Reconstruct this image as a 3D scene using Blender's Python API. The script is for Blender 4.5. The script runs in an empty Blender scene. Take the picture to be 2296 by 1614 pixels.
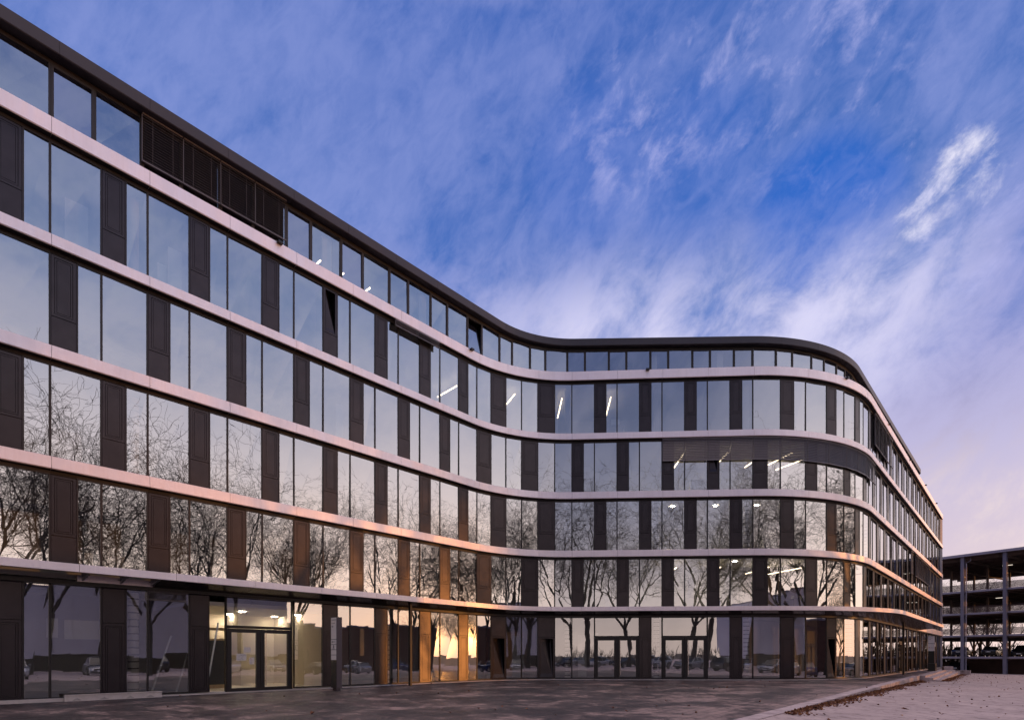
import bpy, bmesh, math, random
from mathutils import Vector, Matrix
R = math.radians
SC = bpy.context.scene
COL = SC.collection

# ------------------------------------------------------------------ camera
cam_d = bpy.data.cameras.new('camera'); cam = bpy.data.objects.new('camera', cam_d); COL.objects.link(cam)
cam.location = (0, 0, 1.6); cam.rotation_euler = (R(90), 0, 0)
cam_d.sensor_width = 36; cam_d.lens = 36 * 1270 / 2296; cam_d.shift_y = 662 / 2296
cam_d.clip_start = .1; cam_d.clip_end = 6000
SC.camera = cam

# ------------------------------------------------------------------ sun and sky
SUN_AZ = (.99961, -.0279)                      # towards the sun, low over the trees on the right
SUN_EL = R(1.53)
sunv = Vector((SUN_AZ[0]*math.cos(SUN_EL), SUN_AZ[1]*math.cos(SUN_EL), math.sin(SUN_EL)))
sd = bpy.data.lights.new('sun', 'SUN'); sun = bpy.data.objects.new('sun', sd); COL.objects.link(sun)
sd.energy = 1.25; sd.angle = R(.55); sd.color = (1, .38, .08)
sun.rotation_euler = sunv.to_track_quat('Z', 'Y').to_euler()
SC.view_settings.view_transform = 'Standard'; SC.view_settings.look = 'None'
SC.view_settings.exposure = 0; SC.view_settings.gamma = 1
cy = SC.cycles
cy.use_denoising = True
cy.max_bounces = 8; cy.diffuse_bounces = 3; cy.glossy_bounces = 4; cy.transparent_max_bounces = 24; cy.transmission_bounces = 2
cy.caustics_reflective = False; cy.caustics_refractive = False
cy.sample_clamp_indirect = 4

W = bpy.data.worlds.new('World'); SC.world = W; W.use_nodes = True
wt = W.node_tree; wt.nodes.clear()
def WN(t, **k):
    n = wt.nodes.new(t)
    for a, b in k.items(): setattr(n, a, b)
    return n
def L(a, b): wt.links.new(a, b)
def wmath(op, a, b=None, clamp=False):
    n = WN('ShaderNodeMath', operation=op, use_clamp=clamp)
    for i, v in enumerate((a, b)):
        if v is None: continue
        if isinstance(v, (int, float)): n.inputs[i].default_value = v
        else: L(v, n.inputs[i])
    return n.outputs[0]
def wsmooth(v, a, b):
    n = WN('ShaderNodeMapRange', interpolation_type='SMOOTHSTEP')
    L(v, n.inputs[0]); n.inputs[1].default_value = a; n.inputs[2].default_value = b
    return n.outputs[0]
def wmix(fac, a, b, blend='MIX'):
    n = WN('ShaderNodeMix', data_type='RGBA', blend_type=blend)
    if isinstance(fac, (int, float)): n.inputs[0].default_value = fac
    else: L(fac, n.inputs[0])
    for i, v in ((6, a), (7, b)):
        if isinstance(v, tuple): n.inputs[i].default_value = (*v, 1)
        else: L(v, n.inputs[i])
    return n.outputs[2]
def wdot(vec, d):
    n = WN('ShaderNodeVectorMath', operation='DOT_PRODUCT'); L(vec, n.inputs[0]); n.inputs[1].default_value = d
    return n.outputs['Value']
def wnoise(vec, scale, detail=8, rough=.55, dist=0., mapping=None):
    if mapping:
        m = WN('ShaderNodeMapping'); L(vec, m.inputs[0]); m.inputs['Location'].default_value = mapping[0]; m.inputs['Rotation'].default_value = mapping[1]
        m2 = WN('ShaderNodeMapping'); L(m.outputs[0], m2.inputs[0]); m2.inputs['Scale'].default_value = mapping[2]
        vec = m2.outputs[0]
    n = WN('ShaderNodeTexNoise'); L(vec, n.inputs['Vector'])
    n.inputs['Scale'].default_value = scale; n.inputs['Detail'].default_value = detail
    n.inputs['Roughness'].default_value = rough; n.inputs['Distortion'].default_value = dist
    return n.outputs['Fac']
tc = WN('ShaderNodeTexCoord'); dirv = tc.outputs['Generated']
sx = WN('ShaderNodeSeparateXYZ'); L(dirv, sx.inputs[0]); zz = sx.outputs[2]
def wramp(v, stops):
    n = WN('ShaderNodeValToRGB'); L(v, n.inputs[0]); e = n.color_ramp.elements
    while len(e) < len(stops): e.new(.5)
    for i, (p, c) in enumerate(stops): e[i].position = p; e[i].color = (*c, 1)
    return n.outputs[0]
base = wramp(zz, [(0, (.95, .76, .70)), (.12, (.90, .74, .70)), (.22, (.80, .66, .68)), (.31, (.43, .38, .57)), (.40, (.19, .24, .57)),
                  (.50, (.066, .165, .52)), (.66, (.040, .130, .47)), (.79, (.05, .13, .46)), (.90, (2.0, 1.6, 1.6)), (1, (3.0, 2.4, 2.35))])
side = wdot(dirv, (SUN_AZ[0], SUN_AZ[1], 0))
south = wsmooth(wdot(dirv, (0, -1, 0)), -.15, .7)
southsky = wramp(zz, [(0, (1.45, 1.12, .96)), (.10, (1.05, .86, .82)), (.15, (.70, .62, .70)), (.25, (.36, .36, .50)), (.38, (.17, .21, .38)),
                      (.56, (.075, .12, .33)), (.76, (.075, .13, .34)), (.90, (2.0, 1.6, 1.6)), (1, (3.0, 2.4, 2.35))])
west = wsmooth(wdot(dirv, (.96, -.28, 0)), .40, .80)
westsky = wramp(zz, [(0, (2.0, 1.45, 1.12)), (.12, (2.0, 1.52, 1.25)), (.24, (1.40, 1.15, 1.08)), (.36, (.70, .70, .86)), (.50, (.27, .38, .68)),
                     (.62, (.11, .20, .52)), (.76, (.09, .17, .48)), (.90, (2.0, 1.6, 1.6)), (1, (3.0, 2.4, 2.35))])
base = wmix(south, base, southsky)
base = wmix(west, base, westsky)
back = wmath('MAXIMUM', south, west)
warm = wmath('MULTIPLY', wsmooth(side, .80, 1.0), wsmooth(zz, .30, 0.0))
base = wmix(wmath('MULTIPLY', warm, .32), base, (2.1, 1.35, .80))
# cloud sheet seen in perspective
zc = wmath('ADD', wmath('MAXIMUM', zz, 0.0), .16)
cx_ = WN('ShaderNodeCombineXYZ'); L(wmath('DIVIDE', sx.outputs[0], zc), cx_.inputs[0]); L(wmath('DIVIDE', sx.outputs[1], zc), cx_.inputs[1])
cuv = cx_.outputs[0]
# gentle large warp keeps the streaks natural
big = wnoise(cuv, .85, 4, .55, .0, ((3.1, 1.7, 0), (0, 0, R(20)), (1, .8, 1)))
mid = wnoise(dirv, 5.0, 10, .60, .15, ((1.3, 6.2, 0), (0, R(34), 0), (.62, 1.0, 1.35)))
fine = wnoise(dirv, 13.0, 12, .66, .35, ((5.3, 2.2, 0), (0, R(52), 0), (.55, 1.0, 1.30)))
cl = wmath('ADD', wmath('ADD', wmath('MULTIPLY', big, .55), wmath('MULTIPLY', mid, .60)), wmath('MULTIPLY', fine, .72))
cl = wmath('SUBTRACT', cl, .06)
cl = wmath('ADD', cl, wmath('MULTIPLY', wmath('SUBTRACT', .62, zz), .22))
cf = wsmooth(cl, .70, 1.06)
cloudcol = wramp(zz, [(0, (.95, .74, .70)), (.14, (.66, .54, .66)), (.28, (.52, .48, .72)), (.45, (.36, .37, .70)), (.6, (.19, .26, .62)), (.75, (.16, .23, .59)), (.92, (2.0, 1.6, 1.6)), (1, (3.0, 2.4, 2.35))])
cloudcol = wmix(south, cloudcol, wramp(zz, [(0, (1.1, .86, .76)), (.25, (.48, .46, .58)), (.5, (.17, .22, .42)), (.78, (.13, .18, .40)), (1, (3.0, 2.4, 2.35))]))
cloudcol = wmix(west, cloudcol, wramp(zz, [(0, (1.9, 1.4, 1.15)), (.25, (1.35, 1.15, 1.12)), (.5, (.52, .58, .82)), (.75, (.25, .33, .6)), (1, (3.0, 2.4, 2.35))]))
veil = wmath('MULTIPLY', wsmooth(wmath('ADD', wmath('MULTIPLY', fine, .6), wmath('MULTIPLY', mid, .5)), .42, .72), .30)
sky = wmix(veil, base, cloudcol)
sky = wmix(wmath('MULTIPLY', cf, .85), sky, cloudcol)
def spot(px, py, r0, r1):
    v = Vector(((px-1148)/1270, 1, (1469-py)/1270)).normalized()
    return wsmooth(wdot(dirv, tuple(v)), math.cos(R(r0)), math.cos(R(r1)))
clear = wmath('SUBTRACT', 1.0, wmath('MULTIPLY', cf, .55))
fr_ = wmath('ADD', wmath('MULTIPLY', mid, 1.0), wmath('MULTIPLY', fine, .6))     # ragged edge driver, about .8
def rag(sp, amt=.9): return wmath('MULTIPLY', sp, wsmooth(wmath('SUBTRACT', wmath('ADD', sp, amt*.8), wmath('MULTIPLY', fr_, amt)), -.05, .9))
sky = wmix(wmath('MULTIPLY', rag(wmath('MAXIMUM', spot(1830, 490, 7, 0), spot(1905, 470, 5, 0))), .92), sky, (.010, .12, .56))
sky = wmix(wmath('MULTIPLY', rag(wmath('MAXIMUM', spot(1330, 385, 7, 1), spot(1560, 400, 8, 1))), .38), sky, (.03, .13, .56))
sky = wmix(wmath('MULTIPLY', wmath('MULTIPLY', spot(1130, 160, 17, 3), clear), .28), sky, (.03, .11, .48))
pale = wmath('MULTIPLY', wmath('MAXIMUM', wmath('MAXIMUM', spot(1760, 650, 15, 1), spot(1450, 730, 15, 1)), wmath('MULTIPLY', spot(1250, 720, 12, 2), .6)), wmath('MULTIPLY', wsmooth(fr_, .46, .95), wsmooth(zz, .60, .47)))
sky = wmix(wmath('MULTIPLY', pale, .88), sky, (.76, .73, .95))
# streaks and the bright torn tuft at the right
st_ = wnoise(dirv, 20.0, 12, .66, .25, ((.3, .2, 0), (0, R(48), 0), (.45, 1.2, 1.5)))
tuft = wmath('MAXIMUM', spot(2150, 370, 3.0, 0), wmath('MAXIMUM', spot(2110, 430, 3.2, 0), wmath('MAXIMUM', spot(2060, 480, 2.5, 0), spot(2200, 395, 2.4, 0))))
tu = wsmooth(wmath('ADD', wmath('MULTIPLY', tuft, .55), wmath('ADD', wmath('MULTIPLY', st_, 1.3), wmath('MULTIPLY', fine, .9))), 1.42, 2.02)
tu = wmath('MULTIPLY', tu, wsmooth(tuft, .0, .45))
sky = wmix(wmath('MULTIPLY', tu, 1.0), sky, (.92, .88, 1.0))
wis2 = wmath('MULTIPLY', wmath('MAXIMUM', wmath('MAXIMUM', spot(1760, 150, 8, 1), spot(1950, 120, 5, 1)), wmath('MAXIMUM', spot(1960, 400, 6, 0), wmath('MAXIMUM', spot(2160, 560, 6, 0), spot(1450, 240, 8, 0)))), wsmooth(wmath('ADD', st_, wmath('MULTIPLY', mid, .6)), .78, 1.10))
sky = wmix(wmath('MULTIPLY', wis2, .62), sky, (.52, .52, .88))
mott = wsmooth(wnoise(dirv, 34.0, 8, .62, .5, ((2.3, .7, 0), (0, R(48), 0), (.5, 1.0, 1.3))), .35, .66)
sky = wmix(wmath('MULTIPLY', wmath('MULTIPLY', mott, wsmooth(zz, .30, .50)), .13), sky, (.42, .46, .86))
# aureole of the low sun
sdot = wdot(dirv, tuple(sunv))
aur = wmath('POWER', wmath('MAXIMUM', sdot, 0.0), 4500.0)
aur2 = wmath('POWER', wmath('MAXIMUM', sdot, 0.0), 140.0)
sky = wmix(1.0, sky, wmix(aur, (0, 0, 0), (16.0, 7.0, 1.6)), 'ADD')
sky = wmix(1.0, sky, wmix(aur2, (0, 0, 0), (.34, .15, .03)), 'ADD')
nis = WN('ShaderNodeTexSky', sky_type='NISHITA'); nis.sun_disc = False
nis.sun_elevation = SUN_EL; nis.sun_rotation = math.atan2(SUN_AZ[0], SUN_AZ[1])
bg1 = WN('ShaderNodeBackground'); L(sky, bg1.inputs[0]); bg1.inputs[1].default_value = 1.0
bg2 = WN('ShaderNodeBackground'); L(nis.outputs[0], bg2.inputs[0]); bg2.inputs[1].default_value = .03
ad = WN('ShaderNodeAddShader'); L(bg1.outputs[0], ad.inputs[0]); L(bg2.outputs[0], ad.inputs[1])
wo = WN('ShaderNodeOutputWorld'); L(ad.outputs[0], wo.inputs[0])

# ------------------------------------------------------------------ materials
def newmat(name):
    m = bpy.data.materials.new(name); m.use_nodes = True; m.node_tree.nodes.clear(); return m
class MT:
    def __init__(s, name): s.m = newmat(name); s.t = s.m.node_tree
    def n(s, t, **k):
        n = s.t.nodes.new(t)
        for a, b in k.items(): setattr(n, a, b)
        return n
    def l(s, a, b): s.t.links.new(a, b)
    def out(s, sh): s.l(sh, s.n('ShaderNodeOutputMaterial').inputs[0]); return s.m
    def pr(s, col=None, rough=.5, metal=0., spec=.5, **k):
        p = s.n('ShaderNodeBsdfPrincipled')
        if isinstance(col, tuple): p.inputs['Base Color'].default_value = (*col, 1)
        elif col is not None: s.l(col, p.inputs['Base Color'])
        if isinstance(rough, (int, float)): p.inputs['Roughness'].default_value = rough
        else: s.l(rough, p.inputs['Roughness'])
        p.inputs['Metallic'].default_value = metal; p.inputs['Specular IOR Level'].default_value = spec
        return p
    def coord(s, which='Object'): return s.n('ShaderNodeTexCoord').outputs[which]
    def noise(s, vec, scale, detail=4, rough=.5, dist=0., sc=None, rot=0.):
        if sc:
            mp = s.n('ShaderNodeMapping'); s.l(vec, mp.inputs[0]); mp.inputs['Scale'].default_value = sc; mp.inputs['Rotation'].default_value = (0, 0, rot); vec = mp.outputs[0]
        n = s.n('ShaderNodeTexNoise'); s.l(vec, n.inputs['Vector']); n.inputs['Scale'].default_value = scale
        n.inputs['Detail'].default_value = detail; n.inputs['Roughness'].default_value = rough; n.inputs['Distortion'].default_value = dist
        return n.outputs['Fac']
    def ramp(s, v, stops):
        n = s.n('ShaderNodeValToRGB'); s.l(v, n.inputs[0]); e = n.color_ramp.elements
        while len(e) < len(stops): e.new(.5)
        for i, (p, c) in enumerate(stops):
            e[i].position = p; e[i].color = (*c, 1) if isinstance(c, tuple) else (c, c, c, 1)
        return n.outputs[0]
    def mix(s, f, a, b, blend='MIX'):
        n = s.n('ShaderNodeMix', data_type='RGBA', blend_type=blend)
        if isinstance(f, (int, float)): n.inputs[0].default_value = f
        else: s.l(f, n.inputs[0])
        for i, v in ((6, a), (7, b)):
            if isinstance(v, tuple): n.inputs[i].default_value = (*v, 1)
            else: s.l(v, n.inputs[i])
        return n.outputs[2]
    def bump(s, h, strength=.3, dist=.02):
        b = s.n('ShaderNodeBump'); s.l(h, b.inputs['Height']); b.inputs['Strength'].default_value = strength; b.inputs['Distance'].default_value = dist
        return b.outputs[0]
def simple(name, col, rough=.5, metal=0., var=.12, scale=3., spec=.5):
    t = MT(name); c = t.noise(t.coord(), scale, 5, .6)
    lo = tuple(x*(1-var) for x in col); hi = tuple(x*(1+var) for x in col)
    p = t.pr(t.ramp(c, [(.3, lo), (.7, hi)]), rough, metal, spec)
    return t.out(p.outputs[0])
def emit(name, col, st):
    t = MT(name); e = t.n('ShaderNodeEmission'); e.inputs[0].default_value = (*col, 1); e.inputs[1].default_value = st
    return t.out(e.outputs[0])
def glass(name, base, tint, refl=(.94, .96, 1.0), wav=.0):
    t = MT(name)
    tr = t.n('ShaderNodeBsdfTransparent'); tr.inputs[0].default_value = (*tint, 1)
    g = t.n('ShaderNodeBsdfGlossy'); g.inputs['Roughness'].default_value = .0; g.inputs[0].default_value = (*refl, 1)
    nz = t.noise(t.coord(), .9, 2, .4)
    bp = t.bump(nz, wav, .02); t.l(bp, g.inputs['Normal'])
    fr = t.n('ShaderNodeFresnel'); fr.inputs[0].default_value = 1.5
    mr = t.n('ShaderNodeMapRange'); t.l(fr.outputs[0], mr.inputs[0]); mr.inputs[1].default_value = .04; mr.inputs[3].default_value = base; mr.inputs[4].default_value = 1
    mx = t.n('ShaderNodeMixShader'); t.l(mr.outputs[0], mx.inputs[0]); t.l(tr.outputs[0], mx.inputs[1]); t.l(g.outputs[0], mx.inputs[2])
    return t.out(mx.outputs[0])
M = {}
M['alu'] = simple('champagne_aluminium', (.74, .645, .655), .50, .10, .04, .7)
t = MT('champagne_aluminium'); c1 = t.noise(t.coord(), 1.1, 5, .6, 0, (1, 1, .35)); c2 = t.noise(t.coord(), 9, 4, .6, 0, (1, 1, .12))
c = t.ramp(c1, [(.3, (.83, .725, .725)), (.7, (.92, .81, .81))]); c = t.mix(t.ramp(c2, [(.45, 0.0), (.8, .20)]), c, (.60, .53, .55))
M['alu'] = t.out(t.pr(c, t.ramp(c2, [(.3, .40), (.7, .50)]), .75, .5).outputs[0])
M['panel'] = simple('bronze_panel', (.054, .046, .049), .33, .85, .10, 2.)
M['groove'] = simple('panel_groove', (.012, .010, .010), .6)
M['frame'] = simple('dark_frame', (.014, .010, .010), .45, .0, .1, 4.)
M['parapet'] = simple('anthracite_fascia', (.036, .033, .043), .45, .2, .05, .6)
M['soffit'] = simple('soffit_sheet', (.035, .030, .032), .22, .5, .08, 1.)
M['pier'] = simple('corner_cladding', (.16, .16, .21), .45, .3, .06, 1.)
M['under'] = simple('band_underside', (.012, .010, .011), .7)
M['glass'] = glass('coated_glass', .49, (.80, .84, .84), wav=.11)
M['glass_op'] = glass('vent_window_glass', .48, (.62, .66, .80), (.90, .90, 1.0), wav=.11)
M['glass0'] = glass('clear_shop_glass', .37, (.93, .94, .91), wav=.10)
M['ceil'] = simple('ceiling_plaster', (.62, .62, .60), .8, 0, .03)
M['inwall'] = simple('interior_wall', (.55, .56, .58), .8, 0, .06, .5)
M['floor_in'] = simple('interior_floor', (.34, .32, .30), .5, 0, .1)
M['beige'] = simple('lobby_wall', (.70, .63, .52), .8, 0, .03)
M['white'] = simple('white_paint', (.78, .77, .74), .5, 0, .03)
M['board'] = simple('white_board', (.90, .92, .88), .5, 0, .03)
M['steel'] = simple('galvanised_steel', (.30, .31, .36), .42, .6, .15, 6.)
M['chrome'] = simple('brushed_steel_handle', (.75, .68, .62), .22, 1., .03)
M['slat'] = simple('blind_slat', (.16, .145, .155), .4, .3, .06)
M['lamp'] = emit('strip_lamp', (1, .76, .50), 7.)
M['down'] = emit('downlight', (1, .80, .58), 120.)
M['black'] = simple('black_coating', (.012, .012, .013), .35, 0, .05)
M['sill'] = simple('pale_plinth', (.56, .49, .45), .7, 0, .1, 5.)
# striped concrete column wrap
t = MT('wrapped_column'); w = t.n('ShaderNodeTexWave', wave_type='BANDS', bands_direction='Z'); t.l(t.coord(), w.inputs[0]); w.inputs['Scale'].default_value = 1.15; w.inputs['Distortion'].default_value = .4
c = t.ramp(w.outputs['Fac'], [(.0, (.08, .07, .06)), (.06, (.08, .07, .06)), (.09, (.80, .76, .70)), (1, (.80, .76, .70))]); M['colwrap'] = t.out(t.pr(c, .6).outputs[0])
M['col'] = simple('white_column', (.80, .74, .68), .6, 0, .02)

# ------------------------------------------------------------------ mesh helpers
class MB:
    def __init__(s): s.v = []; s.f = []; s.mi = []; s.sm = []
    def quad(s, a, b, c, d, mi=0, sm=False):
        n = len(s.v); s.v += [a, b, c, d]; s.f.append((n, n+1, n+2, n+3)); s.mi.append(mi); s.sm.append(sm)
    def prism(s, P, z0, z1, mi=0):
        """P: plan polygon (counter clockwise)"""
        n = len(s.v); k = len(P); s.v += [(x, y, z0) for x, y in P] + [(x, y, z1) for x, y in P]
        s.f += [tuple(n+k+i for i in range(k)), tuple(n+k-1-i for i in range(k))] + [(n+i, n+(i+1) % k, n+k+(i+1) % k, n+k+i) for i in range(k)]
        s.mi += [mi]*(k+2); s.sm += [False]*(k+2)
    def hexa(s, c, mi=0):
        """c: 8 corners, bottom 4 then top 4"""
        n = len(s.v); s.v += [tuple(p) for p in c]
        s.f += [(n+3, n+2, n+1, n), (n+4, n+5, n+6, n+7)] + [(n+i, n+(i+1) % 4, n+4+(i+1) % 4, n+4+i) for i in range(4)]
        s.mi += [mi]*6; s.sm += [False]*6
    def box(s, x0, x1, y0, y1, z0, z1, mi=0): s.prism([(x0, y0), (x1, y0), (x1, y1), (x0, y1)], z0, z1, mi)
    def lbox(s, F, u0, u1, o0, o1, z0, z1, mi=0):
        """box in a local wall frame F=(origin, tangent, normal); o is outwards"""
        (px, py), (tx, ty), (nx, ny) = F
        P = [(px+tx*u+nx*o, py+ty*u+ny*o) for u, o in ((u0, o1), (u1, o1), (u1, o0), (u0, o0))]
        s.prism(P, z0, z1, mi)
    def tube(s, pts, r, k=8, mi=0, cap=True, sm=True):
        rings = []; prev = None
        for i, p in enumerate(pts):
            p = Vector(p); a = Vector(pts[max(i-1, 0)]); b = Vector(pts[min(i+1, len(pts)-1)]); d = (b-a).normalized()
            up = Vector((0, 0, 1)) if abs(d.z) < .9 else Vector((1, 0, 0))
            x = d.cross(up).normalized(); y = d.cross(x)
            rr = r[i] if isinstance(r, (list, tuple)) else r
            n = len(s.v); rings.append(n)
            s.v += [tuple(p + x*(rr*math.cos(2*math.pi*j/k)) + y*(rr*math.sin(2*math.pi*j/k))) for j in range(k)]
        for a, b in zip(rings, rings[1:]):
            for j in range(k):
                s.f.append((a+j, b+j, b+(j+1) % k, a+(j+1) % k)); s.mi.append(mi); s.sm.append(sm)
        if cap:
            s.f.append(tuple(rings[0]+j for j in range(k))); s.f.append(tuple(rings[-1]+k-1-j for j in range(k))); s.mi += [mi]*2; s.sm += [False]*2
    def build(s, name, mats, parent=None, smooth=False):
        me = bpy.data.meshes.new(name); me.from_pydata(s.v, [], s.f)
        for m in (mats if isinstance(mats, (list, tuple)) else [mats]): me.materials.append(m)
        me.polygons.foreach_set('material_index', s.mi)
        me.polygons.foreach_set('use_smooth', [smooth or x for x in s.sm]); me.update()
        if any(s.sm): me.set_sharp_from_angle(angle=R(22))
        o = bpy.data.objects.new(name, me); COL.objects.link(o)
        if parent is not None: o.parent = parent
        return o
def tag(o, label=None, cat=None, group=None, kind=None):
    for k, v in (('label', label), ('category', cat), ('group', group), ('kind', kind)):
        if v: o[k] = v
    return o
def empty(name, loc=(0, 0, 0), rz=0.):
    o = bpy.data.objects.new(name, None); COL.objects.link(o); o.location = loc; o.rotation_euler.z = rz; o.empty_display_size = .3
    return o
def kids(o, allobs=None): return [c for c in bpy.data.objects if c.parent == o]
def copy_tree(o, parent=None):
    c = o.copy(); COL.objects.link(c)
    if parent is not None: c.parent = parent
    for k in list(o.children): copy_tree(k, c)
    return c
def text(s, size, mat, parent, loc, mrot, name='lettering', ext=.002):
    cu = bpy.data.curves.new(name, 'FONT'); cu.body = s; cu.size = size; cu.extrude = ext; cu.resolution_u = 3
    to = bpy.data.objects.new(name+'_tmp', cu)
    COL.objects.link(to); bpy.context.view_layer.update()
    me = bpy.data.meshes.new_from_object(to.evaluated_get(bpy.context.evaluated_depsgraph_get()))
    bpy.data.objects.remove(to); me.name = name; me.materials.clear(); me.materials.append(mat)
    o = bpy.data.objects.new(name, me); COL.objects.link(o); o.parent = parent
    o.matrix_local = Matrix.Translation(loc) @ mrot
    return o
class Curve:
    """plan curve: straight - arc - straight - arc - straight; s along it, off = metres outwards"""
    def __init__(s_, p0, d1, c1, r1, c2, r2, pend):
        # p0 start, corners c1,c2 (intersections), radii, end
        def sub(a,b): return (a[0]-b[0],a[1]-b[1])
        def nrm(a):
            l=math.hypot(*a); return (a[0]/l,a[1]/l)
        pts=[p0,c1,c2,pend]; s_.seg=[]; s=0; cur=p0
        for i,(c,r) in enumerate(((c1,r1),(c2,r2))):
            d=nrm(sub(c,pts[i])); e=nrm(sub(pts[i+2],c))
            turn=d[0]*e[1]-d[1]*e[0]; ang=math.asin(turn); T=r*math.tan(abs(ang)/2)
            a=(c[0]-d[0]*T,c[1]-d[1]*T); b=(c[0]+e[0]*T,c[1]+e[1]*T)
            L=math.hypot(a[0]-cur[0],a[1]-cur[1])
            s_.seg.append(('l',s,s+L,cur,d)); s+=L
            L=r*abs(ang); s_.seg.append(('a',s,s+L,a,d,1 if turn>0 else -1,r)); s+=L; cur=b
        d=nrm(sub(pend,c2)); L=math.hypot(pend[0]-cur[0],pend[1]-cur[1])
        s_.seg.append(('l',s,s+L+30,cur,d)); s_.len=s+L
        s_.arcs=[(g[1],g[2]) for g in s_.seg if g[0]=='a']
    def frame(self,s):
        g=next((g for g in self.seg if s<=g[2]),self.seg[-1])
        t=s-g[1]; p=g[3]; d=g[4]
        if g[0]=='l': return (p[0]+d[0]*t,p[1]+d[1]*t),d,(d[1],-d[0])
        sg,r=g[5],g[6]; left=(-d[1]*sg,d[0]*sg); c=(p[0]+left[0]*r,p[1]+left[1]*r)
        a=sg*t/r; ca,sa=math.cos(a),math.sin(a)
        v=(-left[0],-left[1]); q=(c[0]+r*(v[0]*ca-v[1]*sa),c[1]+r*(v[0]*sa+v[1]*ca))
        e=(d[0]*ca-d[1]*sa,d[0]*sa+d[1]*ca)
        return q,e,(e[1],-e[0])
    def at(self,s,off=0.0):
        p,e,n=self.frame(s); return (p[0]+n[0]*off,p[1]+n[1]*off)
d48=(math.cos(math.radians(48)),math.sin(math.radians(48)))
A=Curve((-16.6-8*d48[0],18.8-8*d48[1]),None,(.165,37.42),8.0,(21.75,36.13),13.0,(57.6,75.6))
B=Curve((-16.7-8*.675,18.5-8*.738),None,(1.26,38.15),6.5,(21.8,37.6),13.0,(47.6,65.7))
def frameAB(C, s0, s1, off=0.):
    """flat frame between two points of the plan curve: origin, tangent, normal, length"""
    a = C.at(s0, off); b = C.at(s1, off); l = math.hypot(b[0]-a[0], b[1]-a[1]); t_ = ((b[0]-a[0])/l, (b[1]-a[1])/l)
    return (a, t_, (t_[1], -t_[0])), l
def stations(C, s0, s1, step=.45):
    out = [s0]
    cuts = sorted({s0, s1} | {x for g in C.arcs for x in g if s0 < x < s1})
    for a, b in zip(cuts, cuts[1:]):
        m = (a+b)/2
        n = max(1, math.ceil((b-a)/step)) if any(g[0] < m < g[1] for g in C.arcs) else 1
        out += [a+(b-a)*i/n for i in range(1, n+1)]
    return out
def sweep(mb, C, s0, s1, prof, mi=0, step=.45, caps=True):
    """prof: closed profile [(off, z, material)], off may be a function of s"""
    st = stations(C, s0, s1, step); k = len(prof); n0 = len(mb.v)
    for s in st:
        for p in prof:
            o = p[0](s) if callable(p[0]) else p[0]
            x, y = C.at(s, o); mb.v.append((x, y, p[1]))
    for i in range(len(st)-1):
        for j in range(k):
            a = n0+i*k+j; b = n0+i*k+(j+1) % k
            mb.f.append((a, b, b+k, a+k)); mb.mi.append(prof[j][2] if len(prof[j]) > 2 else mi); mb.sm.append(True)
    if caps:
        mb.f.append(tuple(n0+j for j in range(k))[::-1]); mb.f.append(tuple(n0+(len(st)-1)*k+j for j in range(k))); mb.mi += [mi]*2; mb.sm += [False]*2
def pxy(x, y, z): return (1148+1270*x/y, 1469-1270*(z-1.6)/y)

ROOT = Vector((4, 40, 0))
office = empty('office_building', ROOT)
tag(office, 'long curved office building with pale metal bands and dark glass storeys', 'building')
INV = Matrix.Translation(-ROOT)
def part(mb, name, mats, parent=None, smooth=False):
    o = mb.build(name, mats, parent or office, smooth)
    if parent is None: o.matrix_parent_inverse = INV
    return o
rnd = random.Random(5)

S0, S1 = 3.1, 105.45
BT = [4.70, 8.50, 12.34, 16.19, 20.24]; BB = [4.41, 8.05, 11.87, 15.76, 19.64]
# --- window rows -------------------------------------------------
reg1 = [3.1+i*2.969 for i in range(10)]                # joints of the left wing
joints = reg1 + [31.96, 34.12, 36.32, 39.28, 42.2, 45.12, 48.02, 51.72, 55.3] + [55.3+2.95*i for i in range(1, 18)]
def row_elems(odd):
    out = []
    for a, b in zip(joints, joints[1:]):
        w = b-a; h = a+w/2
        if abs(a-29.82) < .05: out += ([('P', a, h), ('G', h, b)] if odd else [('G', a, h), ('P', h, b)])
        elif abs(a-31.96) < .05: out += ([('G', a, h), ('P', h, b)] if odd else [('G', a, h), ('G', h, b)])
        elif abs(a-34.12) < .05: out += ([('G', a, h), ('G', h, b)] if odd else [('P', a, h), ('G', h, b)])
        elif odd: out += [('P', a, a+.255*w), ('G', a+.255*w, h), ('G', h, b)]
        else: out += [('G', a, h), ('P', h, a+.755*w), ('G', a+.755*w, b)]
    return out
rows = []
for lv in range(5):
    e = row_elems(lv % 2 == 1)
    if lv == 0:
        doors = [(14.9, 17.86), (37.8, 40.74), (42.2, 45.12), (73.0, 75.95)]
        e2 = []
        for k, a, b in e:
            if any(a < d1-.02 and b > d0+.02 for d0, d1 in doors): continue
            e2.append((k, a, b))
        e = e2 + [('D', a, b) for a, b in doors]; e.sort(key=lambda q: q[1])
    rows.append(e)
# the even module right of the bend, cut by the second door
rows[0] = [q for q in rows[0] if q[0] == 'D' or not (36.3 < q[1] < 37.8)] + [('G', 36.32, 37.8)]
rows[0].sort(key=lambda q: q[1])

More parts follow.
